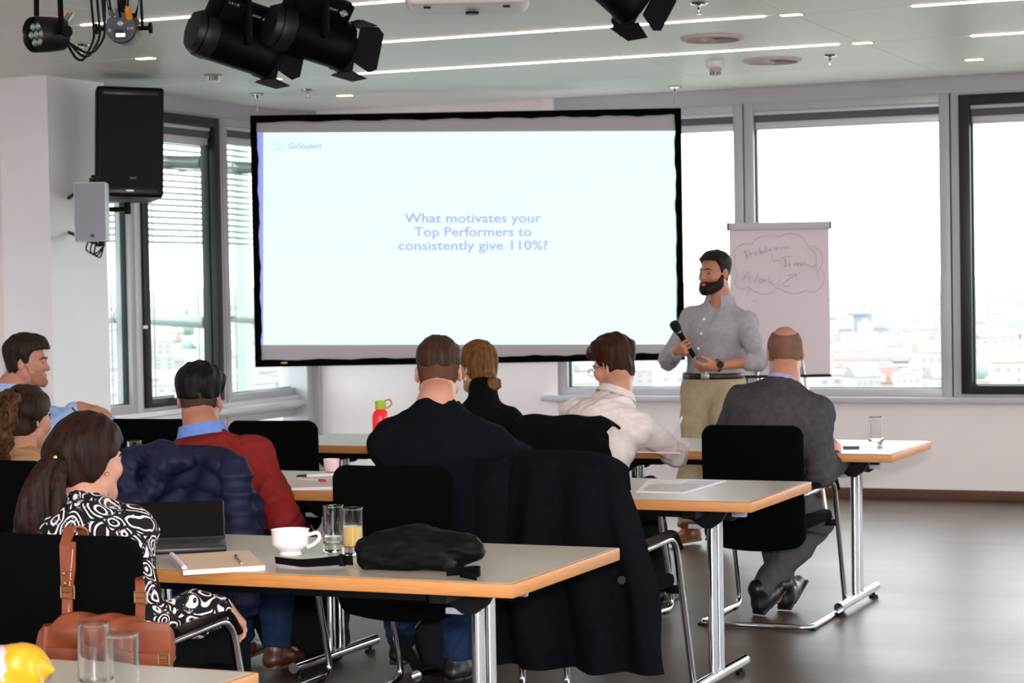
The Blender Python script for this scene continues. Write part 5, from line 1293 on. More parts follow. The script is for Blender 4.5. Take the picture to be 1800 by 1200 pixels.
# ---- stage lights
def emblem(mb, O, U, V, r):
    mb.tube([O+U*math.cos(t)*r+V*math.sin(t)*r for t in np.linspace(0, 2*PI, 20, endpoint=False)], r*.14, 5, closed=True)
    n_ = unit(np.cross(U, V)); Rr = np.stack([U, V, n_], 1)
    mb.box(O, (r*2.9, r*.55, r*.2), R=Rr); mb.box(O+V*r*.0, (r*1.5, r*.9, r*.2), R=Rr)
logo_w = mm('logo_white', '#c9c9cf', .5)
def fresnel(loc, R, label, yoke_top):
    r = thing('stage_light', label, 'stage light', loc, 0); Wp = lambda *a: R @ V3(*a)
    b_ = MB(); Ry = R @ rotx(-PI/2)
    b_.lathe([(.001, -.19), (.085, -.19), (.108, -.165), (.112, -.1), (.112, .15), (.118, .16), (.118, .2), (.105, .2), (.1, .17), (.001, .165)], 10, (0, 0, 0), None, Ry)
    part('housing', b_, blackm, r)
    part('lens', MB().lathe([(.001, .19), (.05, .187), (.098, .172)], 20, (0, 0, 0), None, Ry), mm('lens_glass', '#bfc6c9', .1, coat=.5), r)
    part('rear_cover', MB().lathe([(.112, -.10), (.116, -.11), (.112, -.155), (.09, -.196), (.001, -.2)], 10, (0, 0, 0), None, Ry), mm('rear_plastic', '#121214', .5), r)
    Bp = lambda *a: R @ roty(.55) @ V3(*a)
    RB_ = R @ roty(.55)
    bx_ = MB().box(Bp(.0, .01, .125), (.07, .28, .17), R=RB_, bev=.012); bx_.box(Bp(.0, -.14, .14), (.09, .05, .18), R=RB_, bev=.012)
    part('driver_box', bx_, blackm, r)
    em = MB(); emblem(em, Bp(.0365, .105, .165), Bp(0, 1, 0), Bp(0, 0, 1), .014)
    part('emblem', em, logo_w, r, False)
    tx = MB(); put_text(tx, 'ZOOM', .014, Bp(.0365, .05, .168), Bp(0, 1, 0), Bp(0, 0, 1)); put_text(tx, '2 X 1 O', .016, Bp(.0365, -.075, .19), Bp(0, 1, 0), Bp(0, 0, 1))
    part('lettering', tx, logo_w, r, False)
    y_ = MB(); top = np.array(yoke_top)-loc
    for sx in (-1, 1):
        y_.tube([Wp(sx*.128, .03, 0), Wp(sx*.128, .03, 0)*.25+(top+Wp(sx*.128, .03, 0)*V3(1, 1, 0))*.75, top+Wp(sx*.09, .0, 0)*V3(1, 1, 0)+V3(0, 0, .05)], .024, 8, flat=(1, .22))
        y_.cyl(Wp(sx*.112, .03, 0), Wp(sx*.15, .03, 0), .018, n=12)
    y_.tube([top+Wp(-.09, .0, 0)*V3(1, 1, 0)+V3(0, 0, .05), top+Wp(.09, .0, 0)*V3(1, 1, 0)+V3(0, 0, .05)], .02, 8, flat=(1, .3))
    y_.tube([top+V3(0, 0, .05), np.array([top[0], top[1], CEIL-loc[2]])], .02, 10)
    part('yoke', y_, blackm, r)
    for k in range(4):
        a = k*PI/2; u = Wp(math.cos(a), 0, math.sin(a)); v = Wp(-math.sin(a), 0, math.cos(a)); f = Wp(0, 1, 0)
        dv = unit(f+u*.06); O = u*.122+f*.205
        po = [(-.085, 0), (.085, 0), (.11, .08), (.085, .115), (-.085, .115), (-.11, .08)] if k % 2 == 0 else [(-.11, 0), (.11, 0), (.075, .10), (-.075, .10)]
        part('barn_door', MB().prism(po, .003, O, v, dv), mm('barn_door_black', '#100f11', .6, spec=.15), r, False)
        part('hinge', MB().tube([O-v*.08, O+v*.08], .006, 6), blackm, r)
    cb = MB(); plug = mm('blue_plug', '#2f57c8', .4)
    for k, dx in enumerate((-.03, .0, .03)):
        q = Wp(dx, -.15, .20); e = V3(loc[0], loc[1], CEIL)-loc+Wp(dx*3, -.25, 0)*V3(1, 1, 0)
        cb.tube(fillet([Wp(dx, -.13, .195), Wp(dx, -.19, .25), Wp(dx-.02, -.30, .32), e], .06), .0055, 6)
    part('cable', cb, blackp, r)
    part('connector', MB().cyl(Wp(-.03, -.13, .19), Wp(-.03, -.165, .225), .013, n=10).cyl(Wp(0, -.13, .19), Wp(0, -.165, .225), .013, n=10), plug, r)
    part('socket', MB().cyl(Wp(.03, -.13, .19), Wp(.03, -.16, .22), .012, n=10).cyl(Wp(0.0, -.12, .17), Wp(0, -.14, .2), .017, n=10), steel, r)
    return r
def aim(f, roll=0.0):
    f = unit(f); rt = unit(np.cross(f, Zu)); u = np.cross(rt, f); return np.stack([rt*math.cos(roll)+u*math.sin(roll), f, u*math.cos(roll)-rt*math.sin(roll)], 1)
Ra = aim(HR*.80-HB*.50-Zu*.24)
fresnel(on_d(405, 74, 9.9), Ra, 'black stage spotlight with barn doors, left one of the adjacent pair', on_d(405, 74, 9.9)+V3(0, 0, .42))
fresnel(on_d(540, 62, 9.9), aim(HR*.80-HB*.48-Zu*.23), 'black stage spotlight with barn doors, right one of the adjacent pair', on_d(540, 62, 9.9)+V3(0, 0, .40))
fresnel(on_d(1064, -40, 9.9), aim(HR*.62-HB*.42-Zu*.50), 'black stage spotlight alone at the top right of the projector', on_d(1064, -40, 9.9)+V3(0, 0, .3))
# ---- LED par lamps
def par(loc, R, label, back):
    r = thing('led_spotlight', label, 'stage light', loc, 0); Wp = lambda *a: R @ V3(*a); Ry = R @ rotx(-PI/2)
    part('housing', MB().lathe([(.001, -.07), (.05, -.07), (.07, -.055), (.073, -.02), (.073, .075), (.070, .08), (.066, .075), (.064, .05), (.001, .05)], 22, (0, 0, 0), None, Ry), mm('par_housing', '#101011', .35) if not back else mm('par_grey', '#2a2a30', .4), r)
    for k in range(7):
        a = k*PI/3; q = (0, 0) if k == 6 else (.036*math.cos(a), .036*math.sin(a))
        part('led_lens', MB().lathe([(.0155, .05), (.0155, .062), (.011, .066), (.001, .060)], 12, Wp(q[0], 0, q[1]), None, Ry), mm('led_lens', '#9aa79f', .12, .6), r)
    y_ = MB()
    for sx in (-1, 1):
        y_.tube([Wp(sx*.085, 0, 0), Wp(sx*.085, 0, 0)*V3(.95, .95, 1)+V3(0, 0, .16), Wp(sx*.055, 0, 0)*V3(1, 1, 0)+V3(0, 0, CEIL-.12-loc[2])], .019, 8, flat=(.25, 1) if not back else (.2, .35))
        y_.cyl(Wp(sx*.07, 0, 0), Wp(sx*.115, 0, 0), .010, n=10).cyl(Wp(sx*.115, 0, 0), Wp(sx*.128, 0, 0), .024, n=14)
    y_.tube([Wp(-.06, 0, 0)*V3(1, 1, 0)+V3(0, 0, CEIL-.12-loc[2]), Wp(.06, 0, 0)*V3(1, 1, 0)+V3(0, 0, CEIL-.12-loc[2])], .016, 8)
    y_.tube([V3(0, 0, CEIL-.12-loc[2]), V3(0, 0, CEIL-loc[2])], .016, 8)
    part('yoke', y_, blackm, r)
    cb = MB()
    for k, dx in enumerate((-.035, .0, .04)):
        top = V3(0, 0, CEIL-loc[2])+Wp(dx*1.6, -.12, 0)*V3(1, 1, 0)
        if back: cb.tube(fillet([Wp(dx, -.07, .045), Wp(dx, -.105, .08), Wp(dx*1.2, -.12, .16), top], .04), .005, 6)
        else: cb.tube(fillet([Wp(dx*.6, -.08, -.04+.02*k), Wp(dx, -.17, -.10-.02*k), Wp(dx+.02, -.27, -.02), Wp(dx, -.26, .2), top], .08), .0055, 6)
    part('cable', cb, blackp, r)
    part('power_plug', MB().cyl(Wp(.04, -.068, .042), Wp(.04, -.10, .075), .015, n=12).cyl(Wp(.04, -.10, .075), Wp(.04, -.112, .09), .010, n=10), mm('amber_plug', '#e59426', .45), r)
    part('data_plug', MB().cyl(Wp(-.035, -.07, .045), Wp(-.035, -.10, .078), .009, n=10).cyl(Wp(-.01, -.07, .045), Wp(-.01, -.10, .078), .009, n=10), steel, r)
    if back:
        part('back_plate', MB().lathe([(.001, -.073), (.066, -.073), (.068, -.07)], 24, (0, 0, 0), None, Ry), mm('par_plate', '#3a3a42', .45), r)
        part('display', MB().box(Wp(0, -.076, -.028), (.05, .006, .04), R=R, bev=.003), mm('display_black', '#101018', .2), r)
        part('display_glow', MB().box(Wp(0, -.0795, -.034), (.040, .002, .016), R=R), mm('display_glow', '#dfe6ff', .5, emit=1.2, ecol='#dfe8ff'), r)
        em = MB(); emblem(em, Wp(.0, -.0745, .018), Wp(1, 0, 0), Wp(0, 0, 1), .010); em.box(Wp(-.03, -.075, .048), (.045, .002, .003), R=R)
        part('emblem', em, logo_w, r, False)
        tx = MB(); put_text(tx, '5 P3', .016, Wp(.044, -.075, -.005), Wp(1, 0, 0), Wp(0, 0, 1)); part('lettering', tx, logo_w, r, False)
        part('dial', MB().cyl(Wp(-.048, -.072, -.012), Wp(-.048, -.078, -.012), .008, n=12), mm('dial_grey', '#8a8a90', .4), r)
    return r
par(on_d(86, 60, 8.7), aim(-HR*.66+HB*.72-Zu*.10), 'small round black LED spotlight showing its seven lenses, top left corner', False)
par(on_d(217, 50, 9.6), aim(-HB*1.0+Zu*.06), 'small round LED spotlight seen from behind, with lit display', True)
# ---- projector
PO = on_d(821, -12, 9.3); pj = thing('projector', 'white ceiling projector seen from below at the top edge', 'projector', PO)
Rp = np.stack([HR, -HB, Zu], 1) @ rotz(.0)
s = SDF(V3(-.36, -.3, -.12), V3(.36, .3, .12), .009); s.op(rbox((0, 0, 0), (.27, .21, .07), .045), .001)
me = s.mesh('body', white_m); me.transform(Matrix(Rp.tolist()).to_4x4()); link('body', me, pj)
part('vent', MB().box(Rp @ V3(-.02, -.212, -.025), (.20, .008, .03), R=Rp, bev=.003), mm('vent_grey', '#a9a7a4', .5), pj)
part('label_strip', MB().box(Rp @ V3(.12, -.213, -.02), (.075, .006, .022), R=Rp), mm('label_pale', '#cfe0d8', .5), pj)
part('foot', MB().cyl(Rp @ V3(.02, .05, -.075), Rp @ V3(.02, .05, -.085), .03, n=10).cyl(Rp @ V3(-.17, -.1, -.068), Rp @ V3(-.17, -.1, -.076), .016, n=10).cyl(Rp @ V3(.17, -.1, -.068), Rp @ V3(.17, -.1, -.076), .016, n=10), blackp, pj)
part('mount_pole', MB().cyl(V3(0, 0, .06), V3(0, 0, CEIL-PO[2]), .025, n=12), white_m, pj)
# ---- ceiling fittings
def diffuser(px, py, w, label):
    c = on_z(px, py, CEIL); R_ = w*np.linalg.norm(c-CAM)/FPX/2; r = thing('air_diffuser', label, 'ceiling vent', c, 0, 'round ceiling air diffusers')
    dm = mm('diffuser_pink', '#cbb9bb', .5)
    part('ring', MB().lathe([(R_*1.06, 0), (R_*1.04, -.012), (R_*.96, -.018), (R_*.90, -.008)], 36), dm, r)
    part('back_plate', MB().lathe([(.001, -.001), (R_*.92, -.001)], 30), mm('diffuser_dark', '#8a7a7c', .7), r)
    for k in range(12):
        a = k*PI/6; Rk = rotz(a) @ rotx(.5)
        part('blade', MB().box(rotz(a) @ V3(R_*.52, 0, -.008), (R_*.72, .05, .002), R=Rk), dm, r, False)
    part('hub', MB().lathe([(.001, -.014), (.02, -.012), (.025, -.004)], 12), dm, r)
diffuser(1252, 66, 104, 'round ceiling air diffuser nearest the lone spotlight'); diffuser(1358, 105, 96, 'round ceiling air diffuser further back, beside the smoke detector')
for (x, y, w) in ((1228, 5, 'above the nearer air diffuser'), (1459, 97, 'right of the farther air diffuser'), (541, 157, 'left, over the projection screen'), (143, 78, 'far left, by the LED spotlight')):
    c = on_z(x, y, CEIL); r = thing('sprinkler', 'small chrome ceiling sprinkler %s' % w, 'sprinkler', c, 0, 'chrome ceiling sprinklers')
    part('rosette', MB().lathe([(.001, 0), (.045, -.001), (.04, -.01), (.015, -.014), (.001, -.014)], 16), chrome, r)
    part('head', MB().lathe([(.012, -.012), (.010, -.03), (.006, -.034), (.005, -.05), (.020, -.053), (.020, -.056), (.001, -.058)], 12), chrome, r)
c = on_z(1257, 108, CEIL); r = thing('smoke_detector', 'white smoke detector under the ceiling between screen and window', 'smoke detector', c)
part('base', MB().lathe([(.001, 0), (.056, 0), (.056, -.03), (.05, -.04), (.03, -.045)], 20), white_m, r)
part('head', MB().lathe([(.034, -.04), (.04, -.058), (.033, -.06), (.028, -.085), (.001, -.088)], 18), mm('det_head', '#b9b3b2', .4), r)
for k in range(8): part('fin', MB().box(V3(.03*math.cos(k*PI/4), .03*math.sin(k*PI/4), -.072), (.006, .006, .02)), mm('det_dark', '#4a4648', .5), r, False)
c = on_z(375, 131, CEIL); r = thing('ceiling_tag', 'small white box tag with dark digits on the ceiling above the loudspeaker', 'sign', c)
part('plate', MB().box(V3(0, 0, -.025), (.085, .03, .05), R=Rs, bev=.004), white_m, r)
tx = MB(); put_text(tx, '108', .042, -HB*-.017+V3(0, 0, -.025), HR, Zu, bold=.001); part('digits', tx, mm('tag_ink', '#35323a', .6), r, False)
part('holder', MB().lathe([(.001, 0), (.06, 0), (.05, -.008), (.001, -.008)], 16), mm('holder_beige', '#a9a294', .6), r)
# ================================================================ things on the tables and chairs
TT = .7412
def solid_glass_m():
    m = bpy.data.materials.new('clear_glass'); m.use_nodes = True; t = m.node_tree
    b = t.nodes['Principled BSDF']; b.inputs['Base Color'].default_value = (.97, .985, .98, 1); b.inputs['Roughness'].default_value = 0.0
    b.inputs['Transmission Weight'].default_value = 1.0; b.inputs['IOR'].default_value = 1.47; return m
clear = solid_glass_m()
water_m = mm('water', '#f4f8f8', 0.0, trans=1.0, ior=1.33); juice_m = mm('juice', '#e8c06a', .25, sss=.3)
def tumbler(loc, label, r=.031, h=.136, fill=None, level=.0):
    g = thing('drinking_glass', label, 'glass', loc); base = .022
    part('tumbler', MB().lathe([(.001, 0), (r*.93, 0), (r*.985, .0025), (r, .006), (r, .010), (r, h*.5), (r, h-.006), (r, h-.001), (r-.0006, h), (r-.0022, h-.001), (r-.0022, h-.006), (r-.0025, h*.5), (r-.0028, base+.012), (r-.0030, base+.007), (r*.8, base+.0015), (r*.6, base), (.001, base)], 36), clear, g)
    if fill: part('drink', MB().lathe([(.001, base+.0006), (r*.69, base+.0006), (r-.0032, base+.0045), (r-.0030, level), (.001, level)], 32), fill, g)
    return g
tumbler(on_z(587, 969, TT), 'clear drinking glass beside the white cup, left of the juice', fill=water_m, level=.045)
tumbler(on_z(621, 974, TT), 'drinking glass half full of orange juice, behind the black bag', fill=juice_m, level=.082)
q = on_d(164, 1097, 4.12); tumbler(V3(q[0], q[1], TT), 'clear drinking glass on the nearest table, left of the two')
q = on_d(214, 1101, 3.98); tumbler(V3(q[0], q[1], TT), 'clear drinking glass on the nearest table, right of the two')
tumbler(on_z(1540, 784, TT), 'clear drinking glass at the right end of the far table', r=.034)
tumbler(on_z(237, 830, TT), 'clear drinking glass on the middle table, behind the puffer jacket')
# white cup
cp = on_z(511, 974, TT); cup = thing('coffee_cup', 'white porcelain coffee cup with handle on the front table', 'cup', cp)
china = mm('china', '#f1e6ea', .25, coat=.3)
part('bowl', MB().lathe([(.001, .004), (.028, .004), (.03, 0), (.033, 0), (.031, .010), (.045, .02), (.0535, .03), (.0545, .036), (.055, .072), (.0565, .0735), (.0535, .0725), (.0515, .034), (.04, .021), (.001, .012)], 40), china, cup)
hx = unit(HR+HB*.25); part('handle', MB().tube(fillet([hx*.053+Zu*.058, hx*.086+Zu*.066, hx*.092+Zu*.048, hx*.072+Zu*.03, hx*.052+Zu*.022], .022), .0055, 8), china, cup)
# notepad with pen
def slab(name, label, cat, pts, z, th, m, parts=None, edge=None):
    P = [on_z(x, y, z+th) for (x, y) in pts]; c = sum(P)/4; c[2] = z; r = thing(name, label, cat, c)
    b = MB(); b.add([p*V3(1, 1, 0)+V3(0, 0, z)-c for p in P]+[p-c for p in P], [(3, 2, 1, 0), (0, 1, 5, 4), (1, 2, 6, 5), (2, 3, 7, 6), (3, 0, 4, 7)]); part('pages', b, edge or m, r, False)
    Q = [p-c+V3(0, 0, .0004) for p in P]; part('cover', MB().add(Q+[q+V3(0, 0, .0012) for q in Q], [(0, 1, 2, 3), (4, 5, 6, 7), (0, 1, 5, 4), (1, 2, 6, 5), (2, 3, 7, 6), (3, 0, 4, 7)]), m, r, False)
    return r, c
np_m = mm('notepad_beige', '#d9bfa8', .85, var=.02); page_m = mm('page_white', '#efe6f2', .8)
np_r, np_c = slab('notepad', 'beige topped notepad at the near table edge by the paisley sleeve', 'notepad', [(322, 1003), (466, 994), (436, 967), (301, 976)], TT, .012, np_m, edge=page_m)
a, b_ = on_z(324, 998, TT+.016)-np_c, on_z(302, 974, TT+.016)-np_c; part('rolled_page', MB().tube([a, b_], .007, 10), page_m, np_r)
def pen(label, a, b, r, m, tipm, z=None, cat='pen'):
    a, b = np.array(a), np.array(b); c = (a+b)/2; d = unit(b-a); t = thing('pen', label, cat, c)
    L = np.linalg.norm(b-a); part('barrel', MB().tube([a-c, a-c+d*.004, b-c-d*L*.22], [r*.6, r, r], 8), m, t); part('cap', MB().tube([b-c-d*L*.25, b-c-d*.006, b-c], [r*1.15, r*1.1, r*.5], 8), tipm, t); return t
pen('thin steel ballpoint pen lying on the beige notepad', on_z(425, 990, TT+.018), on_z(414, 976, TT+.018), .0042, steel, mm('pen_dark', '#35303a', .4))
# laptop
lb = thing('laptop', 'open black laptop in front of the woman in paisley', 'laptop', on_z(318, 949, TT))
hr_, hl_ = on_z(396, 946, TT+.014), on_z(250, 951, TT+.014); lc = np.array(lb.location)
ex = unit(hr_-hl_); hl_ = hr_-ex*.335; ey = np.cross(Zu, ex); mid_ = (hr_+hl_)/2; Rb = np.stack([ex, ey, Zu], 1)
part('base', MB().box(mid_-ey*.115-V3(0, 0, .005)-lc, (.335, .23, .016), R=Rb, bev=.004), mm('laptop_black', '#0d0d0f', .4), lb)
part('keyboard', MB().box(mid_-ey*.09+V3(0, 0, .0035)-lc, (.30, .11, .002), R=Rb, bev=.0005), mm('keys_black', '#08080a', .6), lb)
tilt = 1.12; sd_ = unit(Zu*math.cos(tilt)+ey*math.sin(tilt)); Rsx = np.stack([ex, np.cross(sd_, ex), sd_], 1)
part('lid', MB().box(mid_+sd_*.112-lc, (.335, .008, .215), R=Rsx, bev=.003), mm('lid_grey', '#4a4448', .35, .5), lb)
part('display', MB().box(mid_+sd_*.112-np.cross(sd_, ex)*.005*(1 if np.cross(sd_, ex) @ HB < 0 else -1)-lc, (.326, .002, .205), R=Rsx), mm('display_dark', '#040405', .5, spec=.15), lb)
part('hinge', MB().tube([mid_-ex*.13-lc, mid_+ex*.13-lc], .006, 8), mm('laptop_black'), lb)
# black sling bag with straps
nylon = mm('black_nylon', '#08080a', .6, spec=.12, bump=.25, bscale=180, bdist=.002)
bc = on_z(728, 1004, TT); bag = thing('sling_bag', 'black nylon sling bag with loose straps lying on the front table', 'bag', bc)
ux = unit(on_z(830, 1008, TT)-on_z(625, 1003, TT)); uy = np.cross(Zu, ux); BW = lambda x, y, z: bc+ux*x+uy*y+Zu*z
s = SDF(bc-V3(.3, .3, .02), bc+V3(.3, .3, .2), .006); Rbg = np.stack([ux, uy, Zu], 1)
s.op(rbox(BW(-.03, .05, .042), (.145, .06, .044), .03, Rbg), .02).op(ell(BW(-.01, .06, .07), (.12, .06, .045), Rbg), .04).op(rcone(BW(.09, .05, .05), BW(.165, .03, .045), .045, .022), .03).op(ell(BW(.14, .05, .06), (.045, .05, .035), Rbg), .03)
s.displace(wav(4, 55, .005), .03).displace(wav(14, 110, .0025), .03)
s.op((lambda X, Y, Z: TT-Z+0*X+0*Y, bc-.4, bc+.4), .004, 'i')
link('body', s.mesh('body', nylon, bc), bag)
def ribbon(pts, w, side, th=.002):
    P = [np.array(p) for p in pts]; m = len(P)
    def fn(u, v):
        t = u*(m-1); i = min(int(t), m-2); f = t-i; p = P[i]*(1-f)+P[i+1]*f
        sd = side(u) if callable(side) else side
        return p+unit(sd)*(v-.5)*w
    mb = MB(); mb.grid(fn, (m-1)*4, 2, thick=th); return mb
O = lambda x, y, h: on_z(x, y, TT+h)-bc
part('strap', ribbon(fillet([O(620, 985, .028), O(600, 984, .02), O(570, 987, .018), O(530, 990, .016), O(484, 984, .018)], .05), .03, lambda u: unit(Zu*(.9-.5*u)+HB*.4)), nylon, bag)
part('strap', ribbon(fillet([O(785, 1005, .02), O(815, 1003, .018), O(846, 1000, .018), O(842, 1008, .012), O(800, 1004, .014), O(838, 1018, .003)], .02), .028, lambda u: unit(Zu*.75+HB*.5)), nylon, bag)
part('buckle', MB().box(O(602, 984, .021), (.02, .012, .034), R=Rbg, bev=.003), blackp, bag)
part('buckle', MB().box(O(790, 992, .03), (.03, .012, .036), R=Rbg @ roty(.5), bev=.003), blackp, bag)
zp = MB()
for k in range(14): zp.box(O(823-k*.3, 958+k*1.9, .035), (.004, .004, .004), R=Rbg)
o = part('zipper', zp, steel, bag, False); o['kind'] = 'stuff'
# middle table, left half
r, c = slab('notepad', 'white notepad with a red pen on the middle table', 'notepad', [(490, 858), (594, 855), (594, 839), (500, 839)], TT, .010, mm('notepad_pink', '#dccfd0', .85), edge=page_m)
pen('clear ballpoint pen with red ends lying on the white notepad', on_z(526, 842, TT+.016), on_z(573, 845, TT+.016), .0055, mm('pen_clear', '#e6dcdc', .2), mm('pen_red', '#d23438', .4))
pen('dark marker pen behind the red pen on the middle table', on_z(592, 834, TT+.007), on_z(521, 837, TT+.007), .0065, mm('pen_white', '#dfe6ea', .3), mm('pen_navy', '#1d2238', .4))
pk = on_z(583, 829, TT); r = thing('pink_cup', 'small pale pink cup half hidden by the chair back, middle table', 'cup', pk)
part('bowl', MB().lathe([(.001, .004), (.02, 0), (.028, .004), (.033, .03), (.034, .055), (.031, .054), (.026, .008), (.001, .006)], 24), mm('pink_china', '#f0cdd3', .3), r)
# brochure
P = [on_z(x, y, TT+.003) for (x, y) in ((1118, 864), (1201, 866), (1277, 844), (1140, 842))]; c = sum(P)/4; r = thing('brochure', 'open colour brochure on the right middle table', 'brochure', c*V3(1, 1, 0)+V3(0, 0, TT)); c = np.array(r.location)
part('sheet', MB().add([p-c-V3(0, 0, .0028) for p in P]+[p-c for p in P], [(3, 2, 1, 0), (4, 5, 6, 7), (0, 1, 5, 4), (1, 2, 6, 5), (2, 3, 7, 6), (3, 0, 4, 7)]), page_m, r, False)
ins = lambda u, v, h: ((P[0]*(1-u)+P[1]*u)*(1-v)+(P[3]*(1-u)+P[2]*u)*v)-c+V3(0, 0, h)
for (u0, u1, v0, v1, m) in ((.1, .9, .12, .55, mm('photo_tan', '#b99c84', .4, col2='#8fa0b0', vscale=20)), (.55, .92, .62, .9, mm('photo_blue', '#a9b4c8', .4)), (.1, .5, .62, .9, mm('photo_pale', '#dccfc4', .4))):
    part('picture', MB().add([ins(u0, v0, .0008), ins(u1, v0, .0008), ins(u1, v1, .0008), ins(u0, v1, .0008)], [(0, 1, 2, 3)]), m, r, False)
# far table
r, c = slab('paper_sheet', 'pinkish writing pad under the hand of the man in white', 'paper', [(1112, 793), (1196, 795), (1212, 778), (1120, 777)], TT, .006, mm('pad_pink', '#e2c2c0', .85), edge=page_m)
pen('dark pen on the writing pad of the man in white', on_z(1136, 779, TT+.012), on_z(1162, 781, TT+.012), .005, blackp, blackp)
r, c = slab('phone', 'dark smartphone on the far table left of the drinking glass', 'phone', [(1482, 784), (1511, 784), (1508, 777), (1481, 777)], TT, .011, mm('phone_screen', '#20242c', .1), edge=mm('phone_case', '#15171f', .4))
r, c = slab('phone_case', 'small dark folded case beside the hand of the man in grey', 'phone case', [(1455, 790), (1475, 789), (1474, 783), (1458, 784)], TT, .008, mm('case_dark', '#1c1c22', .5))
a = p2['arm']['R'][2]; pen('blue pen held upright by the man in the grey suit', on_t(1460, 776, 9.44), on_t(1465, 752, 9.40), .0045, mm('pen_blue', '#3a4a9a', .4), mm('pen_blue'))
pen('slim white pen leaning by the arm of the man in white', on_z(1180, 777, TT+.006)+V3(0, 0, .0), on_t(1199, 732, 9.62), .005, mm('pen_white'), mm('pen_white'))
bp_ = on_z(670, 777, TT); r = thing('water_bottle', 'red plastic water bottle with lime cap on the far table', 'bottle', bp_)
part('flask', MB().lathe([(.001, 0), (.036, 0), (.042, .006), (.043, .13), (.038, .15), (.024, .165), (.024, .172)], 28), mm('red_bottle', '#f0303a', .2, sss=.2, emit=.12, ecol='#ff2a30'), r)  # faint red emission put into the plastic; the bottle is no lamp
part('cap', MB().lathe([(.027, .166), (.0275, .168), (.0275, .205), (.024, .208), (.001, .208)], 22), mm('lime_cap', '#b9c92e', .35), r)
part('loop', MB().tube(fillet([HR*.02+Zu*.206, HR*.05+Zu*.215, HR*.058+Zu*.185, HR*.03+Zu*.168], .02), .004, 7), mm('olive_loop', '#b98a3a', .4), r)
# yellow and white wrapper on the nearest table
yw = bpy.data.materials.new('yellow_wrapper'); yw.use_nodes = True; t = yw.node_tree; b = t.nodes['Principled BSDF']; L = t.links.new
tc = N(t, 'ShaderNodeTexCoord'); sx = N(t, 'ShaderNodeSeparateXYZ'); nz = N(t, 'ShaderNodeTexNoise'); nz.inputs['Scale'].default_value = 16; nz.inputs['Detail'].default_value = 3
L(tc.outputs['Object'], nz.inputs['Vector']); vm = N(t, 'ShaderNodeVectorMath', operation='DOT_PRODUCT'); vm.inputs[1].default_value = tuple(HR); L(tc.outputs['Object'], vm.inputs[0])
ad = N(t, 'ShaderNodeMath', operation='MULTIPLY_ADD'); ad.inputs[1].default_value = .13; L(nz.outputs['Fac'], ad.inputs[0]); L(vm.outputs['Value'], ad.inputs[2])
gt = N(t, 'ShaderNodeMath', operation='GREATER_THAN'); gt.inputs[1].default_value = .062; L(ad.outputs[0], gt.inputs[0])
mx = N(t, 'ShaderNodeMix', data_type='RGBA'); L(gt.outputs[0], mx.inputs['Factor']); mx.inputs['A'].default_value = lin('#ad9fa6'); mx.inputs['B'].default_value = lin('#b8860f'); L(mx.outputs['Result'], b.inputs['Base Color']); b.inputs['Roughness'].default_value = .3
wc = on_d(18, 1160, 3.95); wc = V3(wc[0], wc[1], TT); wr_ = thing('snack_wrapper', 'crumpled yellow and white wrapper bag at the bottom left', 'wrapper', wc)
s = SDF(wc-V3(.3, .3, .02), wc+V3(.3, .3, .2), .005); WL = lambda x, y, z: wc+HR*x-HB*y+Zu*z
s.op(rcone(WL(-.12, 0, .075), WL(.03, 0, .085), .05, .040)).op(rcone(WL(.03, 0, .090), WL(.078, -.01, .078), .036, .006), .02).op(rcone(WL(.0, -.03, .05), WL(.055, -.05, .03), .04, .026), .02).op(rcone(WL(-.15, -.03, .03), WL(.02, -.03, .035), .035, .03), .03)
s.displace(wav(21, 30, .005), .04).displace(wav(22, 75, .0022), .04); s.op((lambda X, Y, Z: TT-Z+0*X+0*Y, wc-.4, wc+.4), .004, 'i')
link('film', s.mesh('film', yw, wc), wr_)
# ---- brown leather bag hung on the front chair
lea = mm('brown_leather', '#7a3a20', .38, var=.14, vscale=9, bump=.25, bscale=160, bdist=.002, coat=.15); brass = mm('aged_brass', '#a08a52', .3, .9)
cl = CH['paisley']; cyaw = cl.rotation_euler[2]; cR = rotz(cyaw); c0 = np.array(cl.location); CW = lambda x, y, z: c0+cR @ V3(x, y, z)
lbag = thing('leather_bag', 'brown leather handbag with buckled straps hanging behind the front chair', 'bag', CW(0, -.1, .45)); l0 = np.array(lbag.location)
def cpt(px, py, dy): # point on the plane behind the backrest
    n = cR @ V3(0, 1, 0); o = CW(0, dy, 0); d = ray(px, py); return CAM+d*(((o-CAM) @ n)/(d @ n))
pl, pr_ = cpt(80, 1130, -.11), cpt(296, 1140, -.11); zt_, zb_ = cpt(180, 1098, -.11)[2], cpt(180, 1180, -.11)[2]; wd = np.linalg.norm((pr_-pl)[:2]); mid_ = (pl+pr_)/2
s = SDF(mid_-V3(.3, .2, .25), mid_+V3(.3, .2, .2), .006)
s.op(rbox(V3(mid_[0], mid_[1], (zt_+zb_)/2-.06), (wd/2, .05, (zt_-zb_)/2+.06), .022, cR), .01).op(rcone(cpt(120, 1100, -.12), cpt(235, 1105, -.12), .035, .03), .03)
s.displace(wav(31, 30, .006), .03); link('body', s.mesh('body', lea, l0), lbag)
for (x0_, x1_, yc) in ((83, 190, 1150), (188, 293, 1158)):
    part('belt', MB().box((cpt(x0_, yc, -.172)+cpt(x1_, yc, -.172))/2-l0, (np.linalg.norm(cpt(x1_, yc, -.17)-cpt(x0_, yc, -.17)), .008, .032), R=cR, bev=.003), lea, lbag)
part('side_pocket', MB().tube([cpt(88, 1098, -.14)-l0, cpt(84, 1150, -.14)-l0], .026, 12, flat=(1, .6)).tube([cpt(105, 1100, -.14)-l0, cpt(100, 1150, -.14)-l0], .02, 12, flat=(1, .6)), lea, lbag)
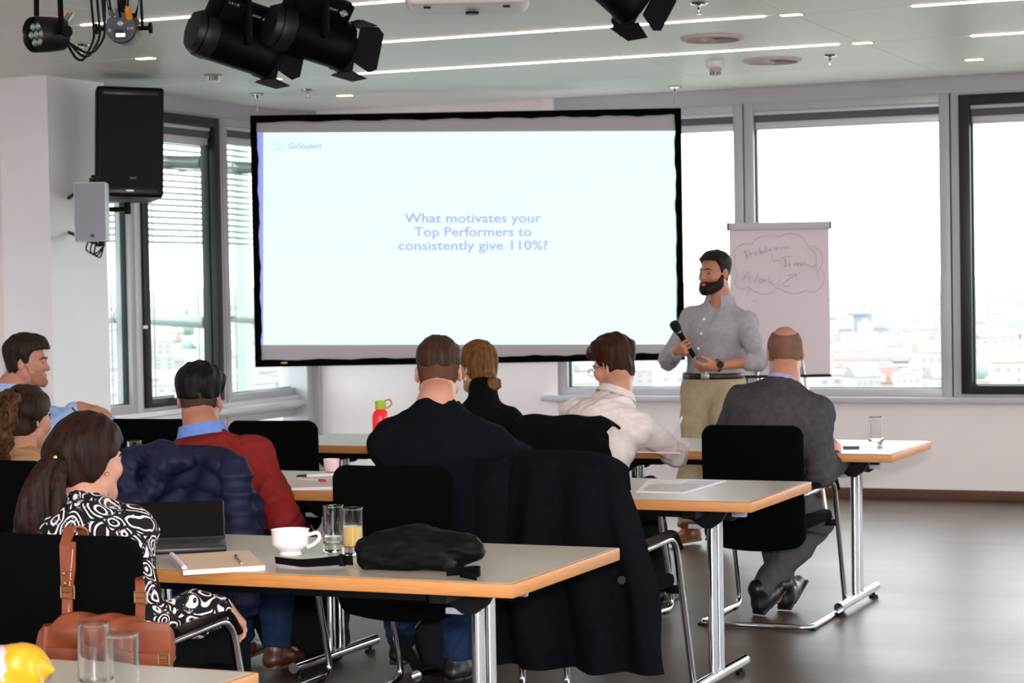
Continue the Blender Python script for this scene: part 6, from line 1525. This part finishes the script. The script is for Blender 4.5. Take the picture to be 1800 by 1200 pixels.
part('flap', MB().box(cpt(262, 1138, -.165)-l0, (.12, .008, .13), R=cR, bev=.004), lea, lbag)
cx = cR @ V3(1, 0, 0)
top_in = CW(0, 0, 0); tx_ = (cpt(121, 945, -.03)-c0) @ cx
S_ = lambda px, py, d: cpt(px, py, d)-l0
part('strap', ribbon(fillet([CW(tx_+.012, .05, .70)-l0, CW(tx_+.01, .02, .90)-l0, CW(tx_, -.02, .912)-l0, S_(114, 958, -.055), S_(117, 1040, -.06)], .02), .030, cx, .005), lea, lbag)
part('strap', ribbon([S_(125, 952, -.05), S_(124, 1000, -.068), S_(119, 1040, -.066)], .028, cx, .005), lea, lbag)
part('strap', ribbon([S_(119, 1038, -.062), S_(118, 1085, -.075), S_(115, 1150, -.17)], .030, cx, .005), lea, lbag)
part('strap', ribbon(fillet([S_(243, 1008, .03), S_(246, 1022, -.05), S_(247, 1060, -.06), S_(246, 1110, -.09), S_(245, 1150, -.172)], .03), .026, cx, .005), lea, lbag)
for (px, py, d, w) in ((119, 1040, -.072, .040), (247, 1050, -.072, .034), (288, 1158, -.18, .03)):
    q = S_(px, py, d); bk = MB(); n_ = w/2
    bk.tube([q+cx*a_*n_+Zu*b_*n_*.8 for (a_, b_) in ((-1, -1), (1, -1), (1, 1), (-1, 1))], .0028, 6, closed=True); bo = part('buckle', bk, brass, lbag); part('buckle_pin', MB().tube([q-cx*n_, q+cx*n_*.3], .002, 5), brass, lbag)
for (px, py) in ((112, 1008), (124, 1002), (124, 1018), (114, 1025)): part('rivet', MB().lathe([(.005, 0), (.004, .002), (.001, .003)], 10, S_(px, py, -.075), None, cR @ rotx(PI/2)), brass, lbag)
part('stitching', MB().tube([S_(128, 965, -.072), S_(122, 1030, -.074)], .0012, 4).tube([S_(122, 1050, -.066), S_(120, 1090, -.08)], .0012, 4), mm('pale_thread', '#d8a88a', .8), lbag)
# ---- garments over chairs
def drape(chair, name, label, fn, nu, nv, m, thick, noise=None):
    cR_ = rotz(chair.rotation_euler[2]); c0_ = np.array(chair.location); r = thing(name, label, name.replace('_', ' ').split()[-1], c0_)
    mb = MB(); mb.grid(lambda u, v: cR_ @ np.array(fn(u, v)), nu, nv, thick=thick); part('cloth', mb, m, r); return r, cR_
coat_m = fab('coat_wool', '#0a0a10', .95, .35, 350, var=.15)
def coat(u, v):
    # v<0.14 runs over the top of the backrest, then down the camera side
    a = 2*u-1
    if v < .16:
        t = v/.16; y = .075-.135*t; z = .915+.03*math.sin(PI*t)-.05*(1-t)**2*(1 if t < .5 else 0)-.02*abs(a)**3; w = .225+.022*t
        return (a*w, y+.05*t*max(0, abs(a)-.75)/.25, z-.035*abs(a)**6)
    t = (v-.16)/.84; q_ = min(1, t*1.4); w = .247+.058*q_*q_*(3-2*q_)+.045*t
    z = .895-.035*abs(a)**6*(1-t)-.68*t
    fold = (.010+.044*t)*math.sin(a*9.5+1.2*math.sin(t*2.3)+.4)+.010*t*math.sin(a*21+2*t)
    y = -.062-.045*math.sin(min(1, t*2)*PI/2)+fold-.07*a*a*(-1)*0+.03*(1-abs(a))*t
    if abs(a) > .8: y += ((abs(a)-.8)/.2)**2*.12*min(1, .4+t*3)
    return (a*w+.012*math.sin(t*9+a*3)*t+.03*t+.012*min(1, t*3), y, z)
r, cR_ = drape(CH['coat'], 'black_coat', 'long black wool coat draped over the chair right of the front table', coat, 72, 46, coat_m, .010)
kc0 = np.array(CH['coat'].location)
def sleeve(u, v):
    t = u; ang = v*2*PI; c_ = np.array([-.20+.02*math.sin(t*3)-.05*t, -.10-.03*math.sin(PI*t), .925-.60*t]); rr_ = .062-.012*t
    return cR_ @ (c_+np.array([math.cos(ang)*rr_, math.sin(ang)*rr_*.6, .01*math.cos(ang*2)*1.0])+V3(0, .006*math.sin(t*30+ang), 0))
sl = MB(); sl.grid(lambda u, v: sleeve(u, v), 26, 16, thick=.004); part('sleeve', sl, coat_m, r)
part('button', MB().cyl(cR_ @ V3(.255, -.085, .53), cR_ @ V3(.262, -.10, .53), .014, n=12), blackp, r)
puff_m = mm('navy_nylon', '#0d1230', .62, spec=.3, bump=.25, bscale=60, bdist=.004)
def puffer(u, v):
    a = 2*u-1; seg = abs(math.sin(PI*9*v+.5*math.sin(a*4)))**.7
    if v < .15:
        t = v/.15; y = .035-.115*t; z = .905+.030*math.sin(PI*t); w = .215+.05*t
        return (a*w, y-.008*seg, z+.008*seg-.05*abs(a)**5)
    t = (v-.15)/.85; w = .265+.03*math.sin(min(1, t*1.5)*PI)
    z = .905-.57*t-.05*abs(a)**5*(1-t); y = -.075-.016*seg-.02*math.sin(PI*t)+.014*math.sin(a*6+t*5)+.006*math.sin(a*17+t*23)
    if abs(a) > .8: y += ((abs(a)-.8)/.2)**1.5*.11*min(1, t*5)
    return (a*w, y, z+.012*math.sin(a*5+t*8))
rj, cRj = drape(CH['red'], 'puffer_jacket', 'navy quilted puffer jacket hung over the chair of the man in red', puffer, 48, 80, puff_m, .018)
j0 = np.array(CH['red'].location); s = SDF(V3(-.36, -.34, .5), V3(.36, .25, 1.05), .009)
s.op(rcone((-.20, -.10, .90), (-.05, -.10, .925), .050, .045)).op(rcone((-.05, -.10, .925), (.05, -.10, .90), .045, .035), .03).op(rcone((-.21, -.12, .86), (-.14, -.14, .74), .06, .05), .04).op(rcone((-.02, -.13, .88), (-.10, -.145, .76), .045, .04), .04)
s.displace(wav(6, 55, .008), .03); me = s.mesh('hood', puff_m); me.transform(Matrix(cRj.tolist()).to_4x4()); link('hood', me, rj)
for sx in (-1, 1):
    s = SDF(V3(-.45, -.3, .2), V3(.45, .3, 1.0), .009)
    s.op(rcone((sx*.235, -.07, .86), (sx*.285, -.10, .62), .060, .060)).op(rcone((sx*.285, -.10, .62), (sx*.275, -.07, .40), .060, .048), .03)
    s.displace(lambda x, y, z: .012*np.abs(np.sin(z*48))-.008+.004*np.sin(x*60+z*20), .04); me = s.mesh('sleeve', puff_m); me.transform(Matrix(cRj.tolist()).to_4x4()); link('sleeve', me, rj)
def dark_cloth(u, v):
    a = u
    if v < .2:
        a = -.8+1.8*u; t = v/.2; return (.0+.258*a, .06-.125*t, .908+.022*math.sin(PI*t)+.004*math.sin(a*9)-.035*max(0, a-.75)/.25-.01*max(0, -a-.6))
    a = -.8+1.8*u; t = (v-.2)/.8; return (.0+.015*t+.245*a+.045*math.sin(t*4)*max(a, 0)**3, -.068-.02*math.sin(a*8+t*3)*t-.015, .905-.38*t-.04*max(a, 0)**3)
drape(CH['white'], 'dark_jacket', 'dark jacket hanging over the corner of the chair behind the white shirt', dark_cloth, 20, 24, fab('dark_jacket', '#0c0c0e', .95, .35, 350), .012)
# ---- backpacks on the floor
def pack(px, py, lean, label, col, tag, w=.15, h=.44, dx=.0):
    c = on_z(px, py, 0.0); r = thing('backpack', label, 'backpack', c); m = mm('pack_'+col, '#08080a' if col == 'black' else '#151418', .8, spec=.15, bump=.3, bscale=150)
    R = rotz(.2) @ roty(lean); s = SDF(V3(-.3, -.3, -.02), V3(.4, .3, .6), .009); Wp = lambda *a: R @ V3(*a)
    s.op(rbox(Wp(0, 0, h/2), (w, .09, h/2), .06, R), .01).op(rbox(Wp(0, -.09, h*.33), (w*.75, .05, h*.26), .035, R), .02).op(rcone(Wp(-w*.4, 0, h), Wp(w*.4, 0, h), .05), .05)
    s.displace(wav(41, 28, .008), .03); s.op((lambda X, Y, Z: .0-Z+0*X+0*Y, V3(-.4, -.4, -.1), V3(.5, .4, .7)), .004, 'i')
    link('body', s.mesh('body', m), r)
    part('strap', ribbon([Wp(-w*.5, -.11, h*.95), Wp(-w*.95, -.16, h*.7), Wp(-w*1.15, -.15, h*.4), Wp(-w*.9, -.1, h*.08)], .05, R @ V3(.5, 1, 0), .012), m, r)
    part('zipper', MB().tube([Wp(-w*.6, -.142, h*.5), Wp(0, -.147, h*.6), Wp(w*.6, -.142, h*.5)], .004, 6), steel if tag else blackp, r)
    part('handle', MB().tube(fillet([Wp(-.04, 0, h+.03), Wp(-.04, 0, h+.08), Wp(.04, 0, h+.08), Wp(.04, 0, h+.03)], .03), .008, 8), m, r)
    if tag: part('red_tag', MB().box(Wp(w*.8, -.125, h*.12), (.012, .006, .055), R=R), mm('red_tag', '#c8352c', .6), r)
pack(548, 1160, .0, 'black backpack standing on the floor under the front table, left', 'black', False)
pack(800, 1186, -.25, 'dark grey backpack with a red tag leaning under the front table', 'grey', True, w=.11, h=.46)
